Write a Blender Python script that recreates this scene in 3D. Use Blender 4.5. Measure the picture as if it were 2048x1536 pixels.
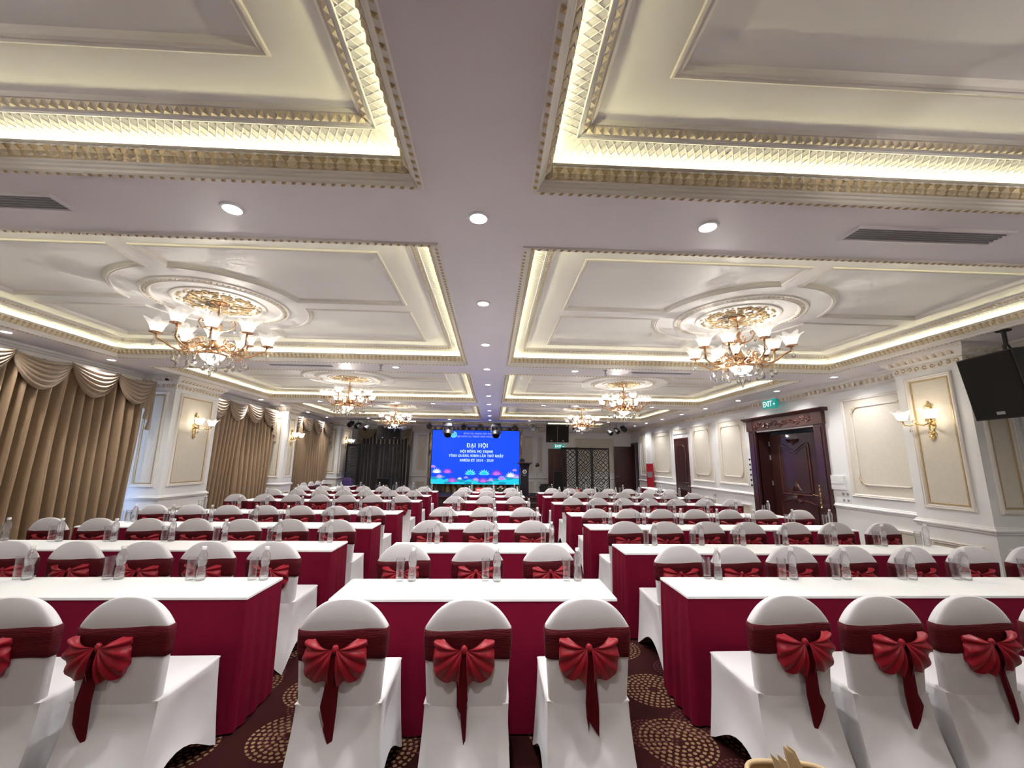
import bpy, math, random, unicodedata
from mathutils import Matrix, Vector
random.seed(7)
PI = math.pi
scene = bpy.context.scene
for _o in list(bpy.data.objects):
    bpy.data.objects.remove(_o)
COL = scene.collection

# ------------------------------------------------------------------ camera
CAM_H = 1.60
FPX, YAW, PITCH, ROLL = 824.2, .0448, .1853, .0124
cy_, sy_ = math.cos(YAW), math.sin(YAW)
cp_, sp_ = math.cos(PITCH), math.sin(PITCH)
cr_, sr_ = math.cos(ROLL), math.sin(ROLL)
_Ry = Matrix(((cy_, -sy_, 0), (sy_, cy_, 0), (0, 0, 1)))
_A = Matrix(((1, 0, 0), (0, 0, -1), (0, 1, 0)))
_Rx = Matrix(((1, 0, 0), (0, cp_, sp_), (0, -sp_, cp_)))
_Rz = Matrix(((cr_, -sr_, 0), (sr_, cr_, 0), (0, 0, 1)))
_M = _Rz @ _Rx @ _A @ _Ry
cam_d = bpy.data.cameras.new('camera')
cam_d.sensor_width = 36.0
cam_d.lens = FPX / 2048 * 36.0
cam_d.clip_start = .05
cam = bpy.data.objects.new('camera', cam_d)
COL.objects.link(cam)
_c = Matrix((_M[0], -_M[1], -_M[2])).transposed().to_4x4()
_c.translation = Vector((0, 0, CAM_H))
cam.matrix_world = _c
scene.camera = cam

# ------------------------------------------------------------------ world, exposure, light levels
world = bpy.data.worlds.new('world')
scene.world = world
world.use_nodes = True
world.node_tree.nodes['Background'].inputs[0].default_value = (.5, .6, .8, 1)
world.node_tree.nodes['Background'].inputs[1].default_value = .15
vs = scene.view_settings
vs.view_transform = 'Standard'
vs.look = 'None'
vs.gamma = 1.0
vs.use_curve_mapping = False
vs.exposure = 0.86
W_DOWN = 54.0        # each recessed downlight in the beams
W_WALL = 33.0        # each dimmer downlight along the walls
W_COVE = 7.5         # each LED strip in a coffer
W_CHAND = 13.0       # each of the two point lights of a chandelier
W_SCONCE = 1.6
cy = scene.cycles
cy.max_bounces = 10
cy.diffuse_bounces = 3
cy.glossy_bounces = 2
cy.transmission_bounces = 8
cy.transparent_max_bounces = 12
cy.caustics_reflective = False
cy.caustics_refractive = False
cy.sample_clamp_indirect = 4.0
cy.blur_glossy = .5
cy.use_denoising = True
cy.use_adaptive_sampling = True
cy.adaptive_threshold = .18
cy.adaptive_min_samples = 10

# ------------------------------------------------------------------ materials
def _nodes(name):
    m = bpy.data.materials.new(name)
    m.use_nodes = True
    nt = m.node_tree
    return m, nt, nt.nodes, nt.links, nt.nodes['Principled BSDF']

def rgb(r, g, b):
    f = lambda c: (c / 255 / 12.92) if c <= 10 else ((c / 255 + .055) / 1.055) ** 2.4
    return (f(r), f(g), f(b), 1)

def mat(name, col, rough=.5, metal=0, var=.06, vscale=9, bump=0, bscale=60, coat=0, sheen=0, spec=.5, stretch=None, detail=4):
    m, nt, N, L, b = _nodes(name)
    tc = N.new('ShaderNodeTexCoord')
    src = tc.outputs['Object']
    if stretch:
        mp = N.new('ShaderNodeMapping'); mp.inputs['Scale'].default_value = stretch
        L.new(src, mp.inputs[0]); src = mp.outputs[0]
    nz = N.new('ShaderNodeTexNoise'); nz.inputs['Scale'].default_value = vscale; nz.inputs['Detail'].default_value = detail
    L.new(src, nz.inputs['Vector'])
    mx = N.new('ShaderNodeMix'); mx.data_type = 'RGBA'
    mx.inputs[6].default_value = tuple(c * (1 - var) for c in col[:3]) + (1,)
    mx.inputs[7].default_value = tuple(min(1, c * (1 + var)) for c in col[:3]) + (1,)
    L.new(nz.outputs['Fac'], mx.inputs[0]); L.new(mx.outputs[2], b.inputs['Base Color'])
    b.inputs['Roughness'].default_value = rough
    b.inputs['Metallic'].default_value = metal
    b.inputs['Specular IOR Level'].default_value = spec
    if coat: b.inputs['Coat Weight'].default_value = coat
    if sheen:
        b.inputs['Sheen Weight'].default_value = sheen; b.inputs['Sheen Roughness'].default_value = .4
    if bump:
        n2 = N.new('ShaderNodeTexNoise'); n2.inputs['Scale'].default_value = bscale; n2.inputs['Detail'].default_value = 3
        L.new(src, n2.inputs['Vector'])
        bp = N.new('ShaderNodeBump'); bp.inputs['Strength'].default_value = bump; bp.inputs['Distance'].default_value = .01
        L.new(n2.outputs['Fac'], bp.inputs['Height']); L.new(bp.outputs[0], b.inputs['Normal'])
    return m

def emit(name, col, strength):
    m, nt, N, L, b = _nodes(name)
    b.inputs['Base Color'].default_value = tuple(c * .06 for c in col[:3]) + (1,)
    b.inputs['Emission Color'].default_value = col
    b.inputs['Emission Strength'].default_value = strength
    m.cycles.emission_sampling = 'NONE'
    return m

M = {}
M['paint'] = mat('white_paint', (.86, .86, .86, 1), .55, var=.02, bump=.02)
M['ceil'] = mat('ceiling_paint', (.82, .775, .80, 1), .38, var=.02, vscale=3)
M['plaster'] = mat('plaster_moulding', (.78, .74, .69, 1), .5, var=.04)
M['coffer'] = mat('coffer_paint', (.84, .82, .80, 1), .5, var=.015, vscale=2)
M['gold'] = mat('gilt_plaster', (.50, .37, .20, 1), .45, .25, var=.2, vscale=40)
M['palegold'] = mat('pale_gilt', (.70, .60, .44, 1), .45, .15, var=.15, vscale=60)
M['brass'] = mat('rose_brass', (.74, .45, .25, 1), .22, .9, var=.12, vscale=30)
M['brassy'] = mat('polished_brass', (.72, .52, .22, 1), .22, .9, var=.12, vscale=30)
M['cover'] = mat('white_spandex', (.69, .675, .695, 1), .75, var=.03, vscale=5, bump=.08, bscale=16, sheen=.2)
M['sash'] = mat('dark_red_satin', (.085, .003, .008, 1), .5, spec=.2, var=.3, vscale=30, bump=.5, bscale=28, stretch=(1, 1, 9))
M['bow'] = mat('red_satin_bow', (.30, .008, .020, 1), .38, spec=.3, var=.25, vscale=14, sheen=.1)
M['tail'] = mat('dark_red_satin_tail', (.09, .003, .008, 1), .45, spec=.2, var=.2, vscale=14)
M['skirt'] = mat('crimson_cloth', (.155, .0015, .019, 1), .85, spec=.15, var=.12, vscale=12, bump=.1, bscale=200)
M['cloth'] = mat('white_tablecloth', (.86, .865, .87, 1), .7, var=.015, vscale=6, bump=.03, bscale=25)
M['cap'] = mat('white_cap', (.85, .85, .86, 1), .35)
M['curtain'] = mat('taupe_curtain', (.32, .22, .135, 1), .36, var=.12, vscale=20, sheen=.15, bump=.05, bscale=150)
M['swag'] = mat('taupe_swag', (.33, .245, .17, 1), .36, var=.1, vscale=20, sheen=.4)
M['darkcurtain'] = mat('dark_curtain', (.10, .075, .065, 1), .6, var=.12, vscale=20, sheen=.2)
M['wood'] = mat('mahogany', (.050, .014, .013, 1), .34, var=.35, vscale=7, stretch=(6, 6, .6), coat=.25)
M['wood2'] = mat('red_mahogany', (.085, .020, .014, 1), .36, var=.35, vscale=7, stretch=(6, 6, .6), coat=.2)
M['black'] = mat('black_matte', (.012, .012, .014, 1), .6, var=.2)
M['grille'] = mat('black_grille', (.008, .007, .006, 1), .75, var=.3, vscale=200, bump=.3, bscale=400, spec=.2)
M['blackgloss'] = mat('black_gloss', (.012, .012, .02, 1), .25)
M['grey'] = mat('grey_plastic', (.30, .30, .31, 1), .45)
M['whiteplastic'] = mat('white_plastic', (.78, .78, .78, 1), .4)
M['stage'] = mat('stage_carpet', (.028, .012, .012, 1), .85, var=.3, vscale=60)
M['rattan'] = mat('rattan', (.45, .30, .16, 1), .6, var=.25, vscale=40, bump=.3, bscale=60)
M['kraft'] = mat('tan_card', (.52, .38, .22, 1), .7, var=.15, vscale=30)
M['red'] = mat('red_board', (.42, .012, .02, 1), .5)
M['redchair'] = mat('red_cloth', (.40, .02, .05, 1), .75)
M['purple'] = mat('purple_cloth', (.04, .015, .10, 1), .8)
M['leafgreen'] = mat('leaf_green', (.03, .10, .03, 1), .6, var=.3)
M['pinkflower'] = mat('pink_petal', (.70, .25, .25, 1), .6, var=.2)
M['whiteflower'] = mat('white_petal', (.8, .75, .7, 1), .6)
M['dl'] = emit('downlight_lens', (1, 1, 1, 1), 12)
M['led'] = emit('led_strip', (1, .93, .6, 1), 6)
M['bulb'] = emit('bulb', (1, .93, .82, 1), 7)
M['sbulb'] = emit('sconce_bulb', (1, .90, .74, 1), 14)
M['bowl'] = emit('alabaster_bowl', (1, .93, .80, 1), .75)
M['daylight'] = emit('window_daylight', (.45, .62, 1, 1), 1.6)
M['exitgreen'] = emit('exit_green', (.0, .50, .42, 1), .32)
M['exitwhite'] = emit('exit_white', (.85, 1, .97, 1), .55)
M['blue'] = emit('screen_blue', rgb(4, 72, 255), 0.68)
M['scrtext'] = emit('screen_white', rgb(225, 255, 235), 0.71)
M['scrpale'] = emit('screen_pale_blue', rgb(120, 165, 255), 0.61)
M['scrteal'] = emit('screen_teal', rgb(30, 200, 225), 0.65)
M['scrteal2'] = emit('screen_deep_teal', rgb(20, 150, 190), 0.61)
M['scrpink'] = emit('screen_pink', rgb(190, 110, 225), 0.65)
M['scrpink2'] = emit('screen_magenta', rgb(150, 50, 190), 0.61)
M['scrcyan'] = emit('screen_cyan', rgb(110, 225, 225), 0.65)
M['scrlilac'] = emit('screen_lilac', rgb(165, 175, 245), 0.65)

def damask():
    m, nt, N, L, b = _nodes('damask_wallpaper')
    tc = N.new('ShaderNodeTexCoord')
    nz = N.new('ShaderNodeTexNoise'); nz.inputs['Scale'].default_value = 4; nz.inputs['Detail'].default_value = 2
    L.new(tc.outputs['Object'], nz.inputs['Vector'])
    ad = N.new('ShaderNodeMix'); ad.data_type = 'VECTOR'; ad.inputs[0].default_value = .22
    L.new(tc.outputs['Object'], ad.inputs[4]); L.new(nz.outputs['Color'], ad.inputs[5])
    v = N.new('ShaderNodeTexVoronoi'); v.inputs['Scale'].default_value = 16; v.feature = 'DISTANCE_TO_EDGE'
    L.new(ad.outputs[1], v.inputs['Vector'])
    r = N.new('ShaderNodeValToRGB')
    r.color_ramp.elements[0].position = .03; r.color_ramp.elements[0].color = (.672, .618, .525, 1)
    r.color_ramp.elements[1].position = .12; r.color_ramp.elements[1].color = (.69, .64, .55, 1)
    L.new(v.outputs['Distance'], r.inputs[0]); L.new(r.outputs[0], b.inputs['Base Color'])
    b.inputs['Roughness'].default_value = .6
    return m
M['damask'] = damask()

def goldmarble():
    m, nt, N, L, b = _nodes('gold_marble')
    tc = N.new('ShaderNodeTexCoord')
    w = N.new('ShaderNodeTexWave'); w.inputs['Scale'].default_value = 1.3; w.inputs['Distortion'].default_value = 7
    w.inputs['Detail'].default_value = 3
    L.new(tc.outputs['Object'], w.inputs['Vector'])
    r = N.new('ShaderNodeValToRGB')
    r.color_ramp.elements[0].color = (.10, .055, .02, 1); r.color_ramp.elements[1].color = (.75, .62, .36, 1)
    L.new(w.outputs['Fac'], r.inputs[0]); L.new(r.outputs[0], b.inputs['Base Color'])
    b.inputs['Roughness'].default_value = .15; b.inputs['Metallic'].default_value = .3
    return m
M['marble'] = goldmarble()

def carpet():
    m, nt, N, L, b = _nodes('carpet')
    def mt(op, a, c=None, k=None):
        n = N.new('ShaderNodeMath'); n.operation = op
        for i, x in enumerate((a, c, k)):
            if x is None: continue
            if isinstance(x, (int, float)): n.inputs[i].default_value = x
            else: L.new(x, n.inputs[i])
        return n.outputs[0]
    tc = N.new('ShaderNodeTexCoord')
    P = tc.outputs['Object']
    def rings(scale, off, step, rmax, rnd):
        mp = N.new('ShaderNodeMapping'); mp.inputs['Location'].default_value = off
        L.new(P, mp.inputs[0])
        v = N.new('ShaderNodeTexVoronoi'); v.voronoi_dimensions = '2D'
        v.inputs['Scale'].default_value = scale; v.inputs['Randomness'].default_value = rnd
        L.new(mp.outputs[0], v.inputs['Vector'])
        sb = N.new('ShaderNodeVectorMath'); sb.operation = 'SUBTRACT'
        L.new(mp.outputs[0], sb.inputs[0]); L.new(v.outputs['Position'], sb.inputs[1])
        sx = N.new('ShaderNodeSeparateXYZ'); L.new(sb.outputs[0], sx.inputs[0])
        x, y = sx.outputs[0], sx.outputs[1]
        r = mt('SQRT', mt('ADD', mt('MULTIPLY', x, x), mt('MULTIPLY', y, y)))
        q = mt('DIVIDE', r, step)
        k = mt('FLOOR', q)
        fr = mt('SUBTRACT', mt('FRACT', q), .5)
        n = mt('ROUND', mt('MULTIPLY', mt('ADD', k, .5), 5.6))
        an = mt('ADD', mt('DIVIDE', mt('ARCTAN2', y, x), 2 * PI), .5)
        fu = mt('SUBTRACT', mt('FRACT', mt('MULTIPLY', an, n)), .5)
        d = mt('SQRT', mt('ADD', mt('MULTIPLY', fr, fr), mt('MULTIPLY', fu, fu)))
        dot = mt('LESS_THAN', d, .33)
        lim = mt('LESS_THAN', r, rmax)
        lo = mt('GREATER_THAN', k, .5)
        return mt('MULTIPLY', mt('MULTIPLY', dot, lim), lo)
    A = rings(1.75, (.13, .2, 0), .033, .22, .35)
    B = rings(2.3, (.5, .41, 0), .026, .15, .6)
    nz = N.new('ShaderNodeTexNoise'); nz.inputs['Scale'].default_value = 3.0
    L.new(P, nz.inputs['Vector'])
    fine = N.new('ShaderNodeTexNoise'); fine.inputs['Scale'].default_value = 160
    L.new(P, fine.inputs['Vector'])
    base = N.new('ShaderNodeMix'); base.data_type = 'RGBA'
    base.inputs[6].default_value = (.010, .003, .003, 1); base.inputs[7].default_value = (.050, .009, .009, 1)
    L.new(fine.outputs['Fac'], base.inputs[0])
    tan = N.new('ShaderNodeMix'); tan.data_type = 'RGBA'
    tan.inputs[6].default_value = (.07, .035, .024, 1); tan.inputs[7].default_value = (.38, .24, .12, 1)
    L.new(nz.outputs['Fac'], tan.inputs[0])
    m1 = N.new('ShaderNodeMix'); m1.data_type = 'RGBA'
    L.new(mt('MULTIPLY', B, .45), m1.inputs[0]); L.new(base.outputs[2], m1.inputs[6]); m1.inputs[7].default_value = (.17, .06, .06, 1)
    m2 = N.new('ShaderNodeMix'); m2.data_type = 'RGBA'
    L.new(A, m2.inputs[0]); L.new(m1.outputs[2], m2.inputs[6]); L.new(tan.outputs[2], m2.inputs[7])
    L.new(m2.outputs[2], b.inputs['Base Color'])
    b.inputs['Roughness'].default_value = .95
    b.inputs['Specular IOR Level'].default_value = .1
    bp = N.new('ShaderNodeBump'); bp.inputs['Strength'].default_value = .3; bp.inputs['Distance'].default_value = .004
    L.new(fine.outputs['Fac'], bp.inputs['Height']); L.new(bp.outputs[0], b.inputs['Normal'])
    return m
M['carpet'] = carpet()

def glassy(name, glass_share, ior, tint=(1, 1, 1, 1)):
    m, nt, N, L, b = _nodes(name)
    N.remove(b)
    out = N['Material Output']
    g = N.new('ShaderNodeBsdfGlass'); g.inputs['IOR'].default_value = ior; g.inputs['Roughness'].default_value = .0
    g.inputs['Color'].default_value = tint
    t = N.new('ShaderNodeBsdfTransparent'); t.inputs['Color'].default_value = (.97, .98, .98, 1)
    nz = N.new('ShaderNodeTexNoise'); nz.inputs['Scale'].default_value = 40
    bp = N.new('ShaderNodeBump'); bp.inputs['Strength'].default_value = .08; bp.inputs['Distance'].default_value = .005
    L.new(nz.outputs['Fac'], bp.inputs['Height']); L.new(bp.outputs[0], g.inputs['Normal'])
    mx = N.new('ShaderNodeMixShader'); mx.inputs[0].default_value = glass_share
    L.new(t.outputs[0], mx.inputs[1]); L.new(g.outputs[0], mx.inputs[2]); L.new(mx.outputs[0], out.inputs['Surface'])
    return m
def pet(name, glass, haze, ior):
    m, nt, N, L, b = _nodes(name)
    N.remove(b)
    out = N['Material Output']
    t = N.new('ShaderNodeBsdfTransparent'); t.inputs[0].default_value = (.98, .985, .99, 1)
    g = N.new('ShaderNodeBsdfGlass'); g.inputs['IOR'].default_value = ior; g.inputs['Roughness'].default_value = 0
    d = N.new('ShaderNodeBsdfDiffuse'); d.inputs[0].default_value = (.9, .92, .95, 1)
    gl = N.new('ShaderNodeBsdfGlossy'); gl.inputs['Roughness'].default_value = .04
    nz = N.new('ShaderNodeTexNoise'); nz.inputs['Scale'].default_value = 55
    tc = N.new('ShaderNodeTexCoord'); L.new(tc.outputs['Object'], nz.inputs['Vector'])
    bp = N.new('ShaderNodeBump'); bp.inputs['Strength'].default_value = .25; bp.inputs['Distance'].default_value = .004
    L.new(nz.outputs['Fac'], bp.inputs['Height'])
    for n in (g, gl): L.new(bp.outputs[0], n.inputs['Normal'])
    a = N.new('ShaderNodeMixShader'); a.inputs[0].default_value = glass; L.new(t.outputs[0], a.inputs[1]); L.new(g.outputs[0], a.inputs[2])
    c = N.new('ShaderNodeMixShader'); c.inputs[0].default_value = haze; L.new(a.outputs[0], c.inputs[1]); L.new(d.outputs[0], c.inputs[2])
    lw = N.new('ShaderNodeLayerWeight'); lw.inputs['Blend'].default_value = .25
    fr = N.new('ShaderNodeMath'); fr.operation = 'MULTIPLY'; fr.inputs[1].default_value = .55; L.new(lw.outputs['Facing'], fr.inputs[0])
    e = N.new('ShaderNodeMixShader'); L.new(fr.outputs[0], e.inputs[0]); L.new(c.outputs[0], e.inputs[1]); L.new(gl.outputs[0], e.inputs[2])
    L.new(e.outputs[0], out.inputs['Surface'])
    return m
M['water'] = pet('clear_bottle', .45, .10, 1.30)
M['glass'] = pet('clear_glass', .12, .012, 1.2)
M['crystal'] = glassy('crystal', .7, 1.5)

def shademat(name, em, col):
    m, nt, N, L, b = _nodes(name)
    N.remove(b)
    out = N['Material Output']
    tr = N.new('ShaderNodeBsdfTranslucent'); tr.inputs['Color'].default_value = (.95, .94, .92, 1)
    tp = N.new('ShaderNodeBsdfTransparent')
    gl = N.new('ShaderNodeBsdfGlossy'); gl.inputs['Roughness'].default_value = .15
    e = N.new('ShaderNodeEmission'); e.inputs[0].default_value = col; e.inputs[1].default_value = em
    nz = N.new('ShaderNodeTexNoise'); nz.inputs['Scale'].default_value = 30
    bp = N.new('ShaderNodeBump'); bp.inputs['Strength'].default_value = .3; bp.inputs['Distance'].default_value = .01
    L.new(nz.outputs['Fac'], bp.inputs['Height']); L.new(bp.outputs[0], gl.inputs['Normal'])
    a = N.new('ShaderNodeMixShader'); a.inputs[0].default_value = .35
    L.new(tr.outputs[0], a.inputs[1]); L.new(tp.outputs[0], a.inputs[2])
    c = N.new('ShaderNodeMixShader'); c.inputs[0].default_value = .12
    L.new(a.outputs[0], c.inputs[1]); L.new(gl.outputs[0], c.inputs[2])
    m.cycles.emission_sampling = 'NONE'
    d = N.new('ShaderNodeAddShader')
    L.new(c.outputs[0], d.inputs[0]); L.new(e.outputs[0], d.inputs[1]); L.new(d.outputs[0], out.inputs['Surface'])
    return m
M['shade'] = shademat('flower_glass', .10, (1, .97, .93, 1))
M['sshade'] = shademat('sconce_glass', .18, (1, .95, .86, 1))

# ------------------------------------------------------------------ mesh helpers
class MB:
    def __init__(s): s.v = []; s.f = []
    def add(s, vs, fs):
        n = len(s.v); s.v += [tuple(p) for p in vs]; s.f += [tuple(i + n for i in f) for f in fs]; return s
    def box(s, x0, x1, y0, y1, z0, z1, rot=None, piv=(0, 0, 0)):
        vs = [Vector((x, y, z)) for z in (z0, z1) for y in (y0, y1) for x in (x0, x1)]
        if rot is not None:
            p = Vector(piv); vs = [rot @ (v - p) + p for v in vs]
        return s.add(vs, [(0, 2, 3, 1), (4, 5, 7, 6), (0, 1, 5, 4), (2, 6, 7, 3), (0, 4, 6, 2), (1, 3, 7, 5)])
    def cbox(s, x0, x1, y0, y1, z0, z1, c):      # box with chamfered vertical and top edges
        return s.loft([([(x0 + c, y0), (x1 - c, y0), (x1, y0 + c), (x1, y1 - c), (x1 - c, y1), (x0 + c, y1), (x0, y1 - c), (x0, y0 + c)], z0),
                       ([(x0 + c, y0), (x1 - c, y0), (x1, y0 + c), (x1, y1 - c), (x1 - c, y1), (x0 + c, y1), (x0, y1 - c), (x0, y0 + c)], z1 - c),
                       ([(x0 + 2 * c, y0 + c), (x1 - 2 * c, y0 + c), (x1 - c, y0 + 2 * c), (x1 - c, y1 - 2 * c), (x1 - 2 * c, y1 - c), (x0 + 2 * c, y1 - c), (x0 + c, y1 - 2 * c), (x0 + c, y0 + 2 * c)], z1)])
    def loft(s, secs, cap=True):                 # secs: [(list of (x,y), z)] or [list of xyz]
        loops = []
        for q in secs:
            if isinstance(q, tuple) and isinstance(q[0], list): loops.append([(x, y, q[1]) for x, y in q[0]])
            else: loops.append(list(q))
        n = len(loops[0]); vs = [p for l in loops for p in l]; fs = []
        for k in range(len(loops) - 1):
            for i in range(n):
                j = (i + 1) % n
                fs.append((k * n + i, k * n + j, (k + 1) * n + j, (k + 1) * n + i))
        if cap:
            fs.append(tuple(reversed(range(n)))); fs.append(tuple((len(loops) - 1) * n + i for i in range(n)))
        return s.add(vs, fs)
    def grid(s, pts, closed=False):              # pts[r][c]
        R, C = len(pts), len(pts[0]); fs = []
        for r in range(R - 1):
            for c in range(C if closed else C - 1):
                d = (c + 1) % C
                fs.append((r * C + c, r * C + d, (r + 1) * C + d, (r + 1) * C + c))
        return s.add([p for row in pts for p in row], fs)
    def lathe(s, prof, seg=16, c=(0, 0, 0), wav=0, nw=6, mtx=None):
        loops = []
        for i, (r, z) in enumerate(prof):
            l = []
            for k in range(seg):
                a = 2 * PI * k / seg
                ww = wav * (i / (len(prof) - 1)) ** 2 if wav else 0
                rr = r * (1 + ww * math.cos(nw * a)); zz = z + ww * .55 * math.cos(nw * a) * r
                p = Vector((rr * math.cos(a), rr * math.sin(a), zz))
                if mtx is not None: p = mtx @ p
                l.append(tuple(p + Vector(c)))
            loops.append(l)
        return s.grid(loops, True)
    def tube(s, path, r, seg=6, cap=True):
        P = [Vector(p) for p in path]; n = len(P); loops = []
        rr = r if isinstance(r, (list, tuple)) else [r] * n
        up = Vector((0, 0, 1)); prev = None
        for i in range(n):
            t = (P[min(i + 1, n - 1)] - P[max(i - 1, 0)])
            t = t.normalized() if t.length > 1e-9 else Vector((0, 0, 1))
            if prev is None:
                a = t.cross(up)
                if a.length < 1e-3: a = t.cross(Vector((1, 0, 0)))
            else:
                a = prev - t * prev.dot(t)
                if a.length < 1e-6: a = t.cross(up)
            a.normalize(); prev = a; b = t.cross(a)
            loops.append([tuple(P[i] + (a * math.cos(2 * PI * k / seg) + b * math.sin(2 * PI * k / seg)) * rr[i]) for k in range(seg)])
        base = len(s.v); s.grid(loops, True)
        if cap:
            s.f.append(tuple(base + k for k in reversed(range(seg)))); s.f.append(tuple(base + (n - 1) * seg + k for k in range(seg)))
        return s
    def octa(s, c, r, rz=None, mtx=None):
        rz = rz or r; c = Vector(c)
        vs = [Vector((r, 0, 0)), Vector((0, r, 0)), Vector((-r, 0, 0)), Vector((0, -r, 0)), Vector((0, 0, rz)), Vector((0, 0, -rz))]
        if mtx is not None: vs = [mtx @ v for v in vs]
        return s.add([v + c for v in vs], [(0, 1, 4), (1, 2, 4), (2, 3, 4), (3, 0, 4), (1, 0, 5), (2, 1, 5), (3, 2, 5), (0, 3, 5)])
    def ball(s, c, rx, ry=None, rz=None, seg=10, rings=6):
        ry = ry or rx; rz = rz or rx; pts = []
        for i in range(rings + 1):
            t = PI * i / rings; row = []
            for k in range(seg):
                a = 2 * PI * k / seg
                row.append((c[0] + rx * math.sin(t) * math.cos(a), c[1] + ry * math.sin(t) * math.sin(a), c[2] - rz * math.cos(t)))
            pts.append(row)
        return s.grid(pts, True)
    def frame_rect(s, prof, hx, hy):             # prof (inset d, z): mitred sweep round a rectangle
        return s.grid([[(-hx + d, -hy + d, z), (hx - d, -hy + d, z), (hx - d, hy - d, z), (-hx + d, hy - d, z)] for d, z in prof], True)
    def ring(s, prof, seg=64, a0=0, a1=2 * PI):  # prof (r,z)
        full = abs(a1 - a0 - 2 * PI) < 1e-6
        n = seg if full else seg + 1
        return s.grid([[(r * math.cos(a0 + (a1 - a0) * k / seg), r * math.sin(a0 + (a1 - a0) * k / seg), z) for k in range(n)] for r, z in prof], full)

def mesh_of(name, mb, m, smooth=False, angle=None):
    me = bpy.data.meshes.new(name)
    me.from_pydata(mb.v, [], mb.f); me.validate(); me.update()
    me.materials.append(M[m] if isinstance(m, str) else m)
    if smooth:
        me.polygons.foreach_set('use_smooth', [True] * len(me.polygons))
        if angle: me.set_sharp_from_angle(angle=math.radians(angle))
    return me

def obj(name, mb, m, parent=None, smooth=False, angle=None, kind=None, label=None):
    me = mb if isinstance(mb, bpy.types.Mesh) else mesh_of(name, mb, m, smooth, angle)
    o = bpy.data.objects.new(name, me); COL.objects.link(o)
    if parent is not None: o.parent = parent
    if kind: o['kind'] = kind
    if label: o['label'] = label
    return o

def tag(o, label, cat, group=None, kind=None):
    o['label'] = label; o['category'] = cat
    if group: o['group'] = group
    if kind: o['kind'] = kind
    return o

def thing(name, label, cat, loc=(0, 0, 0), rz=0, group=None):
    o = bpy.data.objects.new(name, None); COL.objects.link(o)
    o.empty_display_size = .1
    o.location = loc; o.rotation_euler = (0, 0, rz)
    return tag(o, label, cat, group)

def copy_tree(o, parent=None):
    c = o.copy(); COL.objects.link(c); c.parent = parent
    for ch in o.children: copy_tree(ch, c)
    return c

def struct(name, mb, m, parent=None, smooth=False, angle=None):
    o = obj(name, mb, m, parent, smooth, angle)
    if parent is None: o['kind'] = 'structure'
    return o

class Fr:                                        # a plane frame: u along, v up, n outward
    def __init__(s, O, U, N, V=(0, 0, 1)): s.O, s.U, s.V, s.N = Vector(O), Vector(U), Vector(V), Vector(N)
    def __call__(s, u, v, n=0): return tuple(s.O + s.U * u + s.V * v + s.N * n)

def f_quad(mb, F, u0, u1, v0, v1, n=0):
    return mb.add([F(u0, v0, n), F(u1, v0, n), F(u1, v1, n), F(u0, v1, n)], [(0, 1, 2, 3)])
def f_box(mb, F, u0, u1, v0, v1, n0, n1):
    return mb.add([F(u, v, n) for n in (n0, n1) for v in (v0, v1) for u in (u0, u1)],
                  [(0, 2, 3, 1), (4, 5, 7, 6), (0, 1, 5, 4), (2, 6, 7, 3), (0, 4, 6, 2), (1, 3, 7, 5)])
def f_frame(mb, F, u0, u1, v0, v1, prof):        # prof (inset, n)
    return mb.grid([[F(u0 + d, v0 + d, n), F(u1 - d, v0 + d, n), F(u1 - d, v1 - d, n), F(u0 + d, v1 - d, n)] for d, n in prof], True)
def f_sweep(mb, F, u0, u1, prof):                # prof (v, n) extruded along u
    a = [F(u0, v, n) for v, n in prof]; b = [F(u1, v, n) for v, n in prof]; k = len(prof)
    mb.grid([a, b]); mb.add(a, [tuple(range(k))]); mb.add(b, [tuple(reversed(range(k)))])
    return mb
def f_tube(mb, F, path, r, seg=5): return mb.tube([F(*p) for p in path], r, seg)
def spiral(u, v, r, turns, a0, sgn, n=.012, k=12):
    return [(u + sgn * r * (1 - .75 * i / k) * math.cos(a0 + turns * 2 * PI * i / k), v + r * (1 - .75 * i / k) * math.sin(a0 + turns * 2 * PI * i / k), n) for i in range(k + 1)]

FRAME_PROF = [(0, 0), (0, .022), (.012, .03), (.022, .022), (.034, .024), (.046, .012), (.052, .003)]
RAIL = [(-.045, 0), (-.03, .016), (-.012, .02), (0, .036), (.014, .036), (.026, .018), (.04, .014), (.046, 0)]

# ------------------------------------------------------------------ dimensions of the hall
ZC = 3.0                     # soffit
XR, XL = 5.95, -6.15         # walls
YB, YF = 17.62, -2.6         # far wall behind the stage, wall behind the camera
CX = {'L': -2.895, 'R': 2.685}
HX, HY = 2.475, 1.71         # coffer half sizes
CYS = [.21, 4.25, 8.30, 12.35]
STG = (-.12, 15.85, 4.55, .95)   # coffer above the stage: centre x, y, half sizes

# ------------------------------------------------------------------ floor and ceiling
b = MB(); b.box(XL - .3, XR + 1.8, YF - .2, YB + .3, -.1, 0)
struct('floor', b, 'carpet')

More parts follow.
